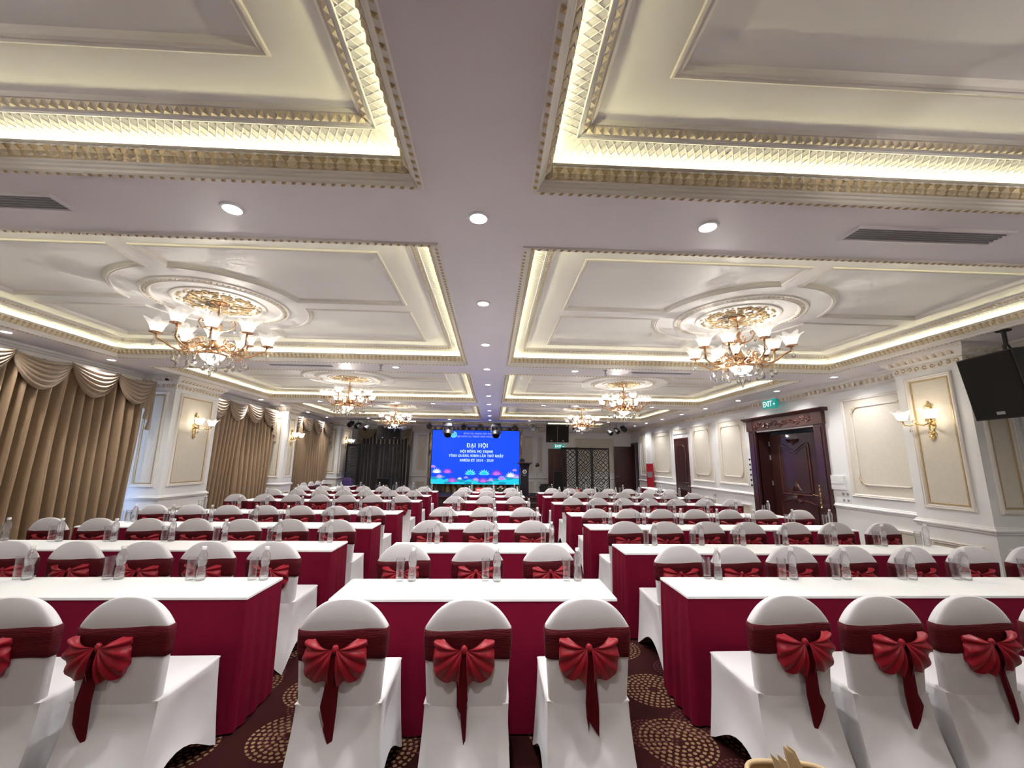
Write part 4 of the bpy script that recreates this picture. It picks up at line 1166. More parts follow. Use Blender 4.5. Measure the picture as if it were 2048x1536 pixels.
near = {('L', 0, 0): (-.085, 5, .0), ('L', 0, 1): (-.10, 5, .0), ('C', 0, 0): (-.022, 0, 0), ('C', 0, 1): (-.015, 1, 0), ('C', 0, 2): (.0, 2, 0),
        ('R', 0, 0): (.05, 3, -.05), ('R', 0, 1): (.06, 3, -.05), ('R', 0, 2): (.05, 4, -.08), ('R', 0, 3): (.06, 4, -.05)}
BN = {'L': 'left block', 'C': 'middle block', 'R': 'right block'}
for blk, xs in (('L', LX), ('C', CXX), ('R', RX)):
    for r in range(7):
        yb = ROWY[blk][r]; yc = yb - .225; rw = '%s row from camera' % ORD[r]
        if blk == 'C':
            make_table(-.09, yc, TBC, 'white topped table with crimson skirt, middle block, %s' % rw, 'skirted tables')
        else:
            e = -1.50 if blk == 'L' else 1.285
            sg = -1 if blk == 'L' else 1
            for k in range(2):
                cx = e + sg * (.9 + 1.803 * k)
                ms = (TBA if (blk == 'R') == (k == 0) else TBB)
                make_table(cx, yc, ms, 'white topped table with crimson skirt, %s, %s, %s half' % (BN[blk], rw, 'aisle' if k == 0 else 'wall'), 'skirted tables')
        for i, x in enumerate(xs):
            if blk == 'C': pos = ('leftmost', 'middle one', 'rightmost')[i]
            else: pos = '%s from aisle' % ORD[i]
            jx, jr = rn.uniform(-.015, .015), rn.uniform(-.05, .05)
            dx, tv, tl = near.get((blk, r, i), (rn.uniform(-.02, .02), rn.randrange(3), rn.uniform(-.05, .05)))
            if r == 0: jx, jr = 0, jr * .4
            yy = yc - .225 - (.535 if r == 0 else .50) + rn.uniform(-.012, .008)
            make_chair(x + jx, yy, jr, 'white covered chair with red bow, %s, %s, %s' % (BN[blk], rw, pos), 'white covered chairs', dx, tv, tl)
            bx = BT[(blk, r)][i] if (blk, r) in BT else x + .12 + rn.uniform(-.05, .05)
            if blk == 'C': bx = x + .15
            by = yb - .065 + rn.uniform(-.015, .015)
            o = bp_ if bfirst else copy_tree(bp_); bfirst = False
            o.location = (bx, by, .7525); o.rotation_euler = (0, 0, rn.random() * 6)
            tag(o, 'water bottle with white cap, %s, %s, %s' % (BN[blk], rw, pos), 'bottle', 'water bottles on the tables')
            g = obj('drinking_glass', gm, None)
            g.location = (bx - .082 + rn.uniform(-.008, .008), by + .004 + rn.uniform(-.01, .01), .7525)
            tag(g, 'straight clear drinking glass, %s, %s, %s' % (BN[blk], rw, pos), 'glass', 'drinking glasses on the tables')

# ------------------------------------------------------------------ side furniture near the stage
t = make_table(-4.68, 13.3, TBC, 'white topped side table set lengthwise before the far left curtain', None); t.rotation_euler = (0, 0, PI / 2)
t = make_table(5.45, 14.0, TBC, 'white topped side table set lengthwise along the right wall', None); t.rotation_euler = (0, 0, PI / 2)
for i, y in enumerate((12.62, 13.12, 13.62, 14.12)):
    make_chair(-5.46, y, -PI / 2, 'white covered chair with red sash against the far left curtain, %s from camera' % ORD[i], 'chairs along the far left curtain')
t = thing('handbag', 'purple cloth bag on the far end of the left side table', 'bag', (-4.70, 14.02, .752))
b = MB(); b.loft([superloop(.16, .09, 0, 0), superloop(.18, .10, 0, .06), superloop(.17, .09, 0, .16), superloop(.13, .06, 0, .23), superloop(.11, .03, 0, .25)]); obj('bag_body', b, 'purple', t, True, 50)
b = MB(); b.tube([(-.08, 0, .24), (-.06, 0, .30), (0, 0, .33), (.06, 0, .30), (.08, 0, .24)], .009, 6); obj('strap', b, 'purple', t, True)
def name_card(x, y, lab):
    t = thing('name_card', lab, 'card', (x, y, .7525), 0, 'red name cards')
    b = MB(); b.add([(-.13, -.05, 0), (.13, -.05, 0), (.13, 0, .105), (-.13, 0, .105), (.13, .05, 0), (-.13, .05, 0)], [(0, 1, 2, 3), (3, 2, 4, 5), (0, 3, 5), (1, 4, 2), (0, 5, 4, 1)]); obj('card_board', b, 'red', t)
    b = MB(); b.add([(-.09, -.0345, .035), (.09, -.0345, .035), (.09, -.0225, .060), (-.09, -.0225, .060)], [(0, 1, 2, 3)]); obj('card_print', b, 'palegold', t)
name_card(-3.6, 11.93, 'red name card on the farthest left table row')
name_card(-.33, 11.93, 'red name card on the farthest middle table')
name_card(2.36, 11.86, 'red name card on the farthest right table row')
def posy(x, y, z, r, lab, cols=('whiteflower', 'whiteflower', 'pinkflower'), n=14, base='whiteplastic'):
    t = thing('flower_arrangement', lab, 'flowers', (x, y, z))
    b = MB(); b.lathe([(.001, 0), (r * .45, 0), (r * .5, .02), (r * .4, .05), (r * .55, .07), (.001, .07)], 14); obj('vase', b, base, t, True, 40)
    q = random.Random(int(x * 100)); lv = MB()
    for k in range(26):
        a = q.random() * 6.28; e = q.uniform(.1, 1.3); l = r * q.uniform(.7, 1.1)
        d = Vector((math.cos(a) * math.cos(e), math.sin(a) * math.cos(e), math.sin(e) * .7)); s_ = Vector((-math.sin(a), math.cos(a), 0)) * r * .14
        p = Vector((0, 0, .06)); lv.add([p, p + d * l * .5 + s_, p + d * l, p + d * l * .5 - s_], [(0, 1, 2), (0, 2, 3)])
    obj('leaves', lv, 'leafgreen', t, kind='stuff')
    for k in range(n):
        a = q.random() * 6.28; e = q.uniform(.15, 1.4); l = r * q.uniform(.6, .95)
        c = (math.cos(a) * math.cos(e) * l, math.sin(a) * math.cos(e) * l, .07 + math.sin(e) * l * .75)
        f = MB()
        for j in range(6):
            aa = j * PI / 3; w = r * .2
            f.add([c, (c[0] + w * math.cos(aa - .4), c[1] + w * math.sin(aa - .4), c[2] + w * .4), (c[0] + w * 1.2 * math.cos(aa), c[1] + w * 1.2 * math.sin(aa), c[2] + w * .5), (c[0] + w * math.cos(aa + .4), c[1] + w * math.sin(aa + .4), c[2] + w * .4)], [(0, 1, 2, 3)])
        obj('blossom', f, cols[k % len(cols)], t)
    return t
posy(2.96, 11.88, .7525, .13, 'white flower arrangement on the farthest right table row', base='black')
posy(.24, 11.86, .7525, .12, 'white flower arrangement on the farthest middle table', base='black')
posy(-2.97, 12.0, .7525, .11, 'peach flower arrangement on the farthest left table row', ('pinkflower', 'whiteflower'), base='black')

# ------------------------------------------------------------------ stage
b = MB(); b.box(-3.35, 2.25, 15.2, YB - .35, 0, .34); o = obj('stage_platform', b, 'stage'); tag(o, 'low dark stage platform under the blue screen', 'stage')
b = MB(); f_sweep(b, Fr((0, 15.2, 0), (1, 0, 0), (0, -1, 0)), -3.35, 2.25, [(.31, 0), (.31, .018), (.335, .02), (.345, 0)]); obj('nosing', b, 'wood2', o)
b = MB(); b.box(1.15, 2.15, 14.86, 15.17, 0, .17); o = obj('stage_step', b, 'stage'); tag(o, 'single dark step in front of the stage beside the podium', 'step')
b = MB(); f_sweep(b, Fr((0, 14.86, 0), (1, 0, 0), (0, -1, 0)), 1.15, 2.15, [(.145, 0), (.145, .012), (.165, .014), (.172, 0)]); obj('nosing', b, 'wood2', o)

SX0, SX1, SZ0, SZ1, SY = -2.49, 1.115, .66, 2.84, 17.34
t = thing('led_screen', 'large blue LED screen with white congress lettering and lotus flowers', 'screen', (0, SY, 0))
FS = Fr((0, 0, 0), (1, 0, 0), (0, -1, 0))
b = MB(); f_box(b, FS, SX0 - .03, SX1 + .03, SZ0 - .03, SZ1 + .03, -.14, -.004); f_frame(b, FS, SX0 - .03, SX1 + .03, SZ0 - .03, SZ1 + .03, [(0, -.004), (0, .006), (.028, .006), (.03, 0)]); obj('cabinet', b, 'black', t)
for u in (-2.2, .7):
    b = MB(); f_box(b, FS, u, u + .2, .0, SZ0 - .031, -.13, -.03); obj('support', b, 'black', t)
b = MB(); f_quad(b, FS, SX0, SX1, SZ0, SZ1, .0); disp = obj('display', b, 'blue', t)
# slab-serif stroke lettering
def arc(cx, cy, rx, ry, a0, a1, n=10): return [(cx + rx * math.cos(math.radians(a0 + (a1 - a0) * i / n)), cy + ry * math.sin(math.radians(a0 + (a1 - a0) * i / n))) for i in range(n + 1)]
T_ = .17; H_ = .09                                # thick and thin pen
G_ = {}
def gl(ch, w, strokes, serifs): G_[ch] = (w, strokes, serifs)
gl('A', .80, [([(.12, 0), (.40, 1)], H_), ([(.40, 1), (.68, 0)], T_), ([(.22, .34), (.58, .34)], H_)], [(.12, 0), (.68, 0)])
gl('D', .82, [([(.18, 0), (.18, 1)], T_), ([(.18, 1)] + arc(.38, .5, .34, .5, 90, -90) + [(.18, 0)], .13)], [(.18, 0), (.18, 1)])
gl('Đ', .82, G_['D'][1] + [([(.02, .5), (.40, .5)], H_)], G_['D'][2])
gl('E', .70, [([(.18, 0), (.18, 1)], T_), ([(.18, .955), (.60, .955)], H_), ([(.18, .5), (.48, .5)], H_), ([(.18, .045), (.62, .045)], H_), ([(.58, 1), (.58, .8)], .07), ([(.60, 0), (.60, .22)], .07)], [(.18, 0), (.18, 1)])
gl('G', .84, [(arc(.44, .5, .34, .47, 50, 330, 16), .14), ([(.72, .05), (.72, .42)], .14), ([(.52, .44), (.80, .44)], .07)], [])
gl('H', .90, [([(.18, 0), (.18, 1)], T_), ([(.72, 0), (.72, 1)], T_), ([(.18, .5), (.72, .5)], H_)], [(.18, 0), (.18, 1), (.72, 0), (.72, 1)])
gl('I', .42, [([(.21, 0), (.21, 1)], T_)], [(.21, 0), (.21, 1)])
gl('K', .86, [([(.18, 0), (.18, 1)], T_), ([(.20, .42), (.66, 1)], H_), ([(.36, .58), (.70, 0)], T_)], [(.18, 0), (.18, 1), (.70, 0), (.66, 1)])
gl('L', .70, [([(.18, 0), (.18, 1)], T_), ([(.18, .045), (.62, .045)], H_), ([(.60, 0), (.60, .24)], .07)], [(.18, 0), (.18, 1)])
gl('M', 1.06, [([(.16, 0), (.16, 1)], H_), ([(.16, 1), (.52, .1)], T_), ([(.52, .1), (.88, 1)], H_), ([(.88, 0), (.88, 1)], T_)], [(.16, 0), (.16, 1), (.88, 0), (.88, 1)])
gl('N', .90, [([(.17, 0), (.17, 1)], H_), ([(.17, 1), (.73, 0)], T_), ([(.73, 0), (.73, 1)], H_)], [(.17, 0), (.17, 1), (.73, 1)])
gl('O', .86, [(arc(.43, .5, .34, .47, 0, 360, 20), .14)], [])
gl('Q', .86, [(arc(.43, .5, .34, .47, 0, 360, 20), .14), ([(.42, .18), (.80, -.12)], .12)], [])
gl('R', .86, [([(.18, 0), (.18, 1)], T_), ([(.18, .955)] + arc(.40, .73, .24, .225, 90, -90, 8) + [(.18, .505)], .11), ([(.42, .5), (.72, 0)], T_)], [(.18, 0), (.18, 1), (.74, 0)])
gl('T', .78, [([(.39, 0), (.39, 1)], T_), ([(.06, .955), (.72, .955)], H_), ([(.08, 1), (.08, .76)], .07), ([(.70, 1), (.70, .76)], .07)], [(.39, 0)])
gl('U', .88, [([(.18, 1), (.18, .34)] + arc(.44, .34, .26, .31, 180, 360, 10) + [(.70, 1)], .13)], [(.18, 1), (.70, 1)])
gl('V', .82, [([(.12, 1), (.41, 0)], T_), ([(.41, 0), (.70, 1)], H_)], [(.12, 1), (.70, 1)])
gl('Y', .80, [([(.12, 1), (.40, .48)], T_), ([(.40, .48), (.68, 1)], H_), ([(.40, 0), (.40, .48)], T_)], [(.12, 1), (.68, 1), (.40, 0)])
gl('0', .70, [(arc(.35, .5, .25, .47, 0, 360, 20), .13)], [])
gl('2', .68, [(arc(.33, .72, .23, .24, 160, -30, 10) + [(.10, .06)], .12), ([(.08, .06), (.60, .06)], .11), ([(.58, .02), (.58, .24)], .06)], [])
gl('4', .72, [([(.48, 0), (.48, 1)], T_), ([(.48, .98), (.08, .32)], H_), ([(.06, .30), (.66, .30)], H_)], [(.48, 0)])
gl('9', .70, [(arc(.34, .68, .23, .28, 0, 360, 16), .12), ([(.57, .68), (.52, .3), (.34, .06), (.14, .05)], .12)], [])
gl('-', .6, [([(.12, .42), (.48, .42)], .12)], [])
def pen(mb, F, pts, w, n):
    for (x0, y0), (x1, y1) in zip(pts, pts[1:]):
        dx, dy = x1 - x0, y1 - y0; l = math.hypot(dx, dy) or 1
        nx, ny = -dy / l * w / 2, dx / l * w / 2; ex, ey = dx / l * w * .18, dy / l * w * .18
        mb.add([F(x0 + nx - ex, y0 + ny - ey, n), F(x0 - nx - ex, y0 - ny - ey, n), F(x1 - nx + ex, y1 - ny + ey, n), F(x1 + nx + ex, y1 + ny + ey, n)], [(0, 1, 2, 3)])
def lettering(text, xc, z, h, parent, m='scrtext', track=.06, squeeze=1.0, fit=None):
    def base_of(ch):
        if ch == 'Đ': return 'Đ', ''
        d = unicodedata.normalize('NFD', ch); return d[0], d[1:]
    adv = [(.42 if ch == ' ' else G_[base_of(ch)[0]][0] + track) for ch in text]
    tot = sum(adv)
    k = fit / tot if fit else h * squeeze
    x = xc - tot * k / 2; mb = MB()
    for ch, a in zip(text, adv):
        if ch != ' ':
            c, marks = base_of(ch); w, st, se = G_[c]
            F = lambda u, v, n, x=x: FS(x + u * k, z + v * h, n)
            for p, wd in st: pen(mb, F, p, wd, .003)
            for sx, sz in se: pen(mb, F, [(sx - .16, abs(sz - .035)), (sx + .16, abs(sz - .035))], .07, .003)
            m_ = w / 2; hi = 1.10
            for d in marks:
                if d == '\u0323': pen(mb, F, [(m_ - .08, -.2), (m_ + .08, -.2)], .16, .003)
                if d == '\u0302': pen(mb, F, [(m_ - .2, hi), (m_, hi + .17), (m_ + .2, hi)], .08, .003)
                if d == '\u0300': pen(mb, F, [(m_ - .12, hi + (.34 if '\u0302' in marks else .2)), (m_ + .08, hi + (.16 if '\u0302' in marks else 0))], .09, .003)
                if d == '\u0301': pen(mb, F, [(m_ + .16, hi + (.36 if '\u0302' in marks else .2)), (m_ - .02, hi + (.16 if '\u0302' in marks else 0))], .09, .003)
                if d == '\u0309': pen(mb, F, [(m_ - .08, hi + .22), (m_ + .06, hi + .24), (m_ + .09, hi + .14), (m_, hi + .1), (m_, hi)], .08, .003)
                if d == '\u031b': pen(mb, F, [(w - .14, .92), (w - .0, 1.0), (w + .02, 1.14)], .09, .003)
        x += a * k
    return obj('lettering', mb, m, parent)
def sx(px): return SX0 + (SX1 - SX0) * (px - 205) / (1692 - 205)        # screen positions as measured on the display
def sz(py): return SZ1 - (SZ1 - SZ0) * (py - 180) / (1100 - 180)
lettering('ĐẠI HỘI', sx(975), sz(470), .150, disp, fit=.90)
lettering('HỘI ĐỒNG HỌ TRỊNH', sx(962), sz(562), .092, disp, fit=1.36)
lettering('TỈNH QUẢNG NINH LẦN THỨ NHẤT', sx(960), sz(637), .092, disp, fit=2.26)
lettering('NHIỆM KỲ 2024 - 2029', sx(968), sz(715), .092, disp, fit=1.40)
lettering('DÒNG HỌ TRỊNH VIỆT NAM', sx(985), sz(245), .060, disp, 'scrlilac', fit=1.22)
lettering('HỘI ĐỒNG HỌ TRỊNH TỈNH QUẢNG NINH', sx(990), sz(297), .060, disp, 'scrlilac', fit=1.80)
b = MB()
for r0, r1 in ((.085, .13), (.02, .065)):
    b.grid([[FS(sx(563) + r * math.cos(2 * PI * k / 28), sz(255) + r * math.sin(2 * PI * k / 28), .003) for k in range(28)] for r in (r0, r1)], True)
obj('emblem', b, 'scrcyan', disp)
def lotus(x, z, s_, m0, m1, n=.003):
    for lay, (m, angs, L_, wd) in enumerate(((m0, (-75, -50, -25, 0, 25, 50, 75), 1.0, .125), (m1, (-62, -36, -12, 12, 36, 62), .74, .10))):
        mb = MB()
        for a in angs:
            ra = math.radians(90 - a); L2 = L_ * s_ * (1 - .12 * abs(a) / 75)
            d = (math.cos(ra), math.sin(ra)); e = (-d[1], d[0]); P_ = []
            for q, w in ((0, 0), (.25, .6), (.5, 1), (.75, .72), (1, 0), (.75, -.72), (.5, -1), (.25, -.6)):
                P_.append(FS(x + d[0] * q * L2 + e[0] * w * wd * s_, z + d[1] * q * L2 * .85 + e[1] * w * wd * s_ * .8, n + lay * .0015 + abs(a) * -.000008))
            mb.add(P_, [tuple(range(8))])
        if lay == 0: root = obj('lotus_picture', mb, m, disp)
        else: obj('lotus_petals', mb, m, disp)
b = MB(); P_ = [(SX0, SZ0)] + [(SX0 + (SX1 - SX0) * i / 40, SZ0 + .16 + .10 * (abs(i - 20) / 20) ** 2 + .025 * math.sin(i * 1.9) + .02 * math.sin(i * .8)) for i in range(41)] + [(SX1, SZ0)]
b.add([FS(u, v, .0012) for u, v in P_], [tuple(range(len(P_)))]); obj('pond_picture', b, 'scrteal', disp)
b = MB()
for k in range(13):
    u = SX0 + .14 + k * (SX1 - SX0 - .28) / 12; v = SZ0 + .11 + .07 * math.sin(k * 2.3) + (.12 if k in (0, 1, 11, 12) else 0)
    b.add([FS(u + .17 * math.cos(2 * PI * i / 14) , v + .055 * math.sin(2 * PI * i / 14), .002) for i in range(14)], [tuple(range(14))])
obj('lily_pads', b, 'scrteal2', disp)
for (px, py, s_, a_, c_) in ((480, 905, .20, 'scrpink2', 'scrpink'), (865, 930, .22, 'scrcyan', 'scrteal'), (1100, 930, .22, 'scrcyan', 'scrteal'), (1310, 935, .23, 'scrpink2', 'scrpink'), (565, 1055, .20, 'scrpink2', 'scrpink'), (1085, 1055, .20, 'scrpink2', 'scrpink'),
                             (300, 905, .20, 'scrlilac', 'scrtext'), (1550, 965, .22, 'scrlilac', 'scrtext'), (350, 985, .15, 'scrpink', 'scrlilac'), (960, 1030, .14, 'scrpink', 'scrlilac'), (1215, 1030, .13, 'scrpink', 'scrlilac'), (1400, 1010, .17, 'scrlilac', 'scrpink'), (1645, 980, .16, 'scrpink', 'scrlilac'), (690, 1010, .10, 'scrlilac', 'scrtext'), (795, 990, .09, 'scrlilac', 'scrpink'), (235, 815, .12, 'scrlilac', 'scrpink'), (1615, 860, .10, 'scrlilac', 'scrpink')):
    lotus(sx(px), sz(py) - .03, s_ * 1.3, a_, c_)

# podium
t = thing('podium', 'tall black lectern with round silver emblem at the right of the stage', 'podium', (1.20, 15.62, .347))
b = MB(); b.loft([superloop(.16, .14, 0, .05, 24, .25), superloop(.15, .13, 0, .6, 24, .25), superloop(.16, .14, 0, 1.0, 24, .25), superloop(.20, .17, 0, 1.16, 24, .25)]); obj('body', b, 'blackgloss', t)
b = MB(); b.cbox(-.21, .21, -.19, .19, 0, .05, .01); obj('plinth', b, 'blackgloss', t)
b = MB(); b.box(-.27, .27, -.22, .22, 1.165, 1.195, Matrix.Rotation(-.12, 3, 'X'), (0, 0, 1.18)); obj('reading_top', b, 'wood', t)
b = MB(); b.lathe([(.055, -.004), (.075, -.004), (.075, .004), (.055, .004), (.055, -.004)], 24, (0, -.150, .88), mtx=Matrix.Rotation(PI / 2, 3, 'X'))
b.tube([(.045 * (1 - i * .05) * math.cos(i * .5), -.155, .88 + .045 * (1 - i * .05) * math.sin(i * .5)) for i in range(12)], .007, 5); obj('emblem', b, 'whiteplastic', t)
b = MB(); b.box(-.06, .06, -.152, -.146, .745, .765); obj('name_plate', b, 'grey', t)
posy(1.13, 15.60, 1.575, .16, 'pink and white flowers lying on top of the podium', ('pinkflower', 'whiteflower'), 18, 'black')
t = thing('microphone_stand', 'dark hooded lamp on a thin stand right of the podium', 'stand', (1.64, 15.62, .342))
b = MB(); b.tube([(0, 0, .02), (0, 0, 1.0), (.02, 0, 1.1)], .012, 6); obj('pole', b, 'grey', t)
b = MB(); b.lathe([(.001, 0), (.12, 0), (.12, .015), (.02, .025), (.001, .025)], 16); obj('base', b, 'black', t)
b = MB(); b.lathe([(.03, -.09), (.05, -.04), (.075, .03), (.07, .06), (.001, .07)], 14, (.05, 0, 1.13), mtx=Matrix.Rotation(1.0, 3, 'Y')); obj('hood', b, 'black', t, True, 50)

# speakers
def speaker(w, h, d, lab, loc, rot, group=None, logo=True, hang=None):
    t = thing('loudspeaker', lab, 'loudspeaker', loc, 0, group); t.rotation_euler = rot
    b = MB(); b.loft([[(-w / 2, -d / 2, -h / 2), (w / 2, -d / 2, -h / 2), (w / 2 * .78, d / 2, -h / 2), (-w / 2 * .78, d / 2, -h / 2)], [(-w / 2, -d / 2, h / 2), (w / 2, -d / 2, h / 2), (w / 2 * .78, d / 2, h / 2), (-w / 2 * .78, d / 2, h / 2)]]); obj('cabinet', b, 'black', t)
    b = MB(); b.cbox(-w / 2 + .012, w / 2 - .012, -d / 2 - .014, -d / 2 + .001, -h / 2 + .012, h / 2 - .012, .004); obj('grille', b, 'grille', t)
    if logo:
        b = MB(); b.box(-w * .07, w * .07, -d / 2 - .017, -d / 2 - .013, -h / 2 + .045, -h / 2 + .075); obj('badge', b, 'grey', t)
    return t
spk = speaker(.56, .66, .38, 'big black loudspeaker hung from the ceiling beside the right column', (5.05 + .19, 3.875 - .028, 2.404 + .026), (.137, 0, -1.72))
t = thing('speaker_bracket', 'black steel bracket holding the right loudspeaker to the ceiling', 'bracket', (5.27, 3.86, 3.0))
b = MB(); b.lathe([(.001, 0), (.06, 0), (.06, -.012), (.001, -.012)], 14); obj('ceiling_plate', b, 'black', t)
b = MB(); b.tube([(0, 0, -.01), (0, 0, -.14), (-.03, 0, -.18), (-.02, 0, -.215)], .018, 8); b.tube([(0, 0, -.13), (.08, .03, -.18), (.13, .04, -.20)], .010, 6); obj('swivel_arm', b, 'black', t)
for sd, x0, z, hh in (('left', -3.82, 2.55, .47), ('right', 2.08, 2.60, .62)):
    for k in range(2):
        speaker(.40, hh, .34, 'black loudspeaker hung above the stage %s, %s of the pair' % (sd, ('left one', 'right one')[k]), (x0 + .41 * k, 14.75, z), (.12, 0, 0), 'loudspeakers hung by the stage')
    t = thing('speaker_hanger', 'thin steel hanger above the %s pair of stage loudspeakers' % sd, 'hanger', (x0 + .2, 14.6, 3.0))
    b = MB(); b.box(-.42, .42, -.02, .02, -.025, 0); obj('rail', b, 'grey', t)
    for k in (-.33, -.1, .1, .33):
        b = MB(); b.tube([(k, 0, -.02), (k, .12, z + hh / 2 - 3.0 + .028)], .006, 5); obj('drop_rod', b, 'grey', t)
speaker(.34, 1.26, .36, 'tall dark grey loudspeaker standing before the far exit door', (2.42, 15.5, .63), (0, 0, 0))
speaker(.42, .95, .4, 'black loudspeaker standing right of the left folding screen', (-3.85, 15.35, .475), (0, 0, 0))
speaker(.30, .32, .28, 'small black stage monitor on the floor left of the tall grey loudspeaker', (1.92, 15.4, .50), (-.5, 0, .3), logo=False).location.z = .60

# stage lights
b = MB(); b.tube([(-2.7, 14.58, 2.93), (1.95, 14.58, 2.93)], .022, 8); o = obj('lighting_bar', b, 'grey'); tag(o, 'long steel pipe across the ceiling holding the stage lights', 'lighting bar')
for x in (-2.4, -.8, .3, 1.6):
    b = MB(); b.tube([(x, 14.58, 2.93), (x, 14.58, 3.0)], .010, 6); obj('hanger', b, 'grey', o)
def par(lab, loc, tilt, yaw=0, r=.085, l=.19, group='par lamps'):
    t = thing('stage_par_lamp', lab, 'stage lamp', loc, yaw, group)
    mt_ = Matrix.Rotation(PI / 2 + tilt, 3, 'X')
    b = MB(); b.lathe([(.001, -l * .6), (r * .6, -l * .6), (r * .9, -l * .3), (r, 0), (r, l * .4), (r * .92, l * .4), (r * .85, l * .25), (.001, l * .22)], 18, mtx=mt_); obj('housing', b, 'black', t, True, 40)
    b = MB(); b.lathe([(.001, l * .25), (r * .5, l * .26), (r * .84, l * .27)], 16, mtx=mt_); obj('lens', b, 'black', t, True)
    b = MB(); b.tube([(-r - .012, 0, 0), (-r - .012, 0, .08), (0, 0, .11), (r + .012, 0, .08), (r + .012, 0, 0)], .008, 6); b.tube([(0, 0, .11), (0, 0, .125)], .014, 6); obj('yoke', b, 'black', t)
    return t
for i, x in enumerate((-2.22, -1.02, -.43, .77, 1.41)):
    par('small round stage lamp on the ceiling pipe, %s from left' % ORD[i], (x, 14.58, 2.77), .25, 0, .09, .2, 'lamps on the ceiling pipe')
for sd, lst in (('left', ((-4.93, 2.80), (-4.68, 2.75), (-4.38, 2.69))), ('right', ((4.16, 2.65), (4.40, 2.71), (4.66, 2.78)))):
    b = MB(); b.tube([(lst[0][0] - .15, 14.55, 2.965), (lst[2][0] + .15, 14.55, 2.965)], .018, 8); o = obj('lighting_bar', b, 'grey'); tag(o, 'short ceiling pipe holding three tilted lamps, %s of stage' % sd, 'lighting bar')
    for i, (x, z) in enumerate(lst):
        par('tilted black stage lamp, %s from left in the %s trio' % (ORD[i], sd), (x, 14.55, z), .6, -.5 if sd == 'left' else .5, .085, .24, 'lamps beside the stage')
        d = MB(); d.tube([(x, 14.55, z + .13), (x, 14.55, 2.965)], .010, 6); obj('drop_rod', d, 'black', o)
for i, x in enumerate((-1.57, .11)):
    t = thing('moving_head_lamp', 'large black moving head lamp hung before the screen, %s one' % ('left', 'right')[i], 'stage lamp', (x, 14.58, 2.90), 0, 'moving head lamps')
    b = MB(); b.cbox(-.17, .17, -.12, .12, -.11, 0, .02); obj('base', b, 'black', t)
    for sg in (1, -1):
        b = MB(); b.cbox(sg * .165 - .025, sg * .165 + .025, -.08, .08, -.36, -.09, .015); obj('yoke_arm', b, 'black', t)
    b = MB(); b.lathe([(.001, .14), (.09, .13), (.13, .06), (.135, -.06), (.12, -.12), (.10, -.13), (.095, -.10), (.001, -.09)], 20, (0, 0, -.35), mtx=Matrix.Rotation(-.75, 3, 'X')); hd = obj('lamp_head', b, 'black', t, True, 40)
    b = MB(); b.lathe([(.001, -.104), (.05, -.102), (.092, -.10)], 16, (0, 0, -.35), mtx=Matrix.Rotation(-.75, 3, 'X')); obj('lens', b, 'blackgloss', hd, True)

# folding screens
def folding_screen(lab, x0, ws, y, h, rz, fold, pat, m='black', cell=.075, zz=0):
    t = thing('folding_screen', lab, 'folding screen', (x0, y, zz), rz)
    px, py = 0, 0; q = random.Random(len(ws) * 5)
    for i, w in enumerate(ws):
        a = fold * (1 if i % 2 else -1)
        F = Fr((px, py, 0), (math.cos(a), math.sin(a), 0), (math.sin(a), -math.cos(a), 0))
        b = MB(); f_box(b, F, .004, .05, .02, h, -.018, .018); f_box(b, F, w - .05, w - .004, .02, h, -.018, .018)
        for v0, v1 in ((.04, .12), (h - .09, h - .01)): f_box(b, F, .05, w - .05, v0, v1, -.016, .016)
        lf = obj('leaf_frame', b, m, t)
        g = MB(); u0, u1, v0, v1 = .05, w - .05, .12, h - .09
        nu = max(3, round((u1 - u0) / cell)); nv = round((v1 - v0) / cell); du, dv = (u1 - u0) / nu, (v1 - v0) / nv
        for a_ in range(nu):
            for c_ in range(nv):
                ua, va = u0 + a_ * du, v0 + c_ * dv; e = .010 if pat == 'fret' else .016
                k = q.randrange(4)
                if pat == 'fret':
                    uc, vc = ua + du / 2, va + dv / 2; L2 = du * .95; d = 1 if (a_ + c_) % 2 else -1; e = .015
                    if k == 3: d = -d
                    x_, y_ = L2 * .72 * .7071, L2 * .72 * .7071 * d
                    nx_, ny_ = -.7071 * d * e, .7071 * e
                    g.add([F(uc + a2 * x_ + b2 * nx_, vc + a2 * y_ + b2 * ny_, n) for n in (-.005, .005) for a2, b2 in ((-1, -1), (1, -1), (1, 1), (-1, 1))], [(3, 2, 1, 0), (4, 5, 6, 7), (0, 1, 5, 4), (2, 3, 7, 6), (1, 2, 6, 5), (3, 0, 4, 7)])
                else:
                    r_ = du * .40; uc, vc = ua + du / 2, va + dv / 2
                    g.grid([[F(uc + rr_ * math.cos(2 * PI * j / 8 + k), vc + rr_ * math.sin(2 * PI * j / 8 + k), n) for j in range(8)] for rr_, n in ((r_ * 1.25, .006), (r_ * .62, .008), (r_ * .62, -.008))], True)
        obj('pierced_fretwork', g, m, lf, kind='stuff')
        px += w * math.cos(a); py += w * math.sin(a)
    return t
folding_screen('black three-leaf fretwork screen before the far wall right of stage', 2.70, (.63, .63, .68), 16.45, 2.17, 0, .16, 'fret', cell=.10)
folding_screen('black four-leaf pierced floral screen at the far left', -5.42, (.55, .52, .52, .5), 15.78, 2.17, 0, .2, 'floral', cell=.06)

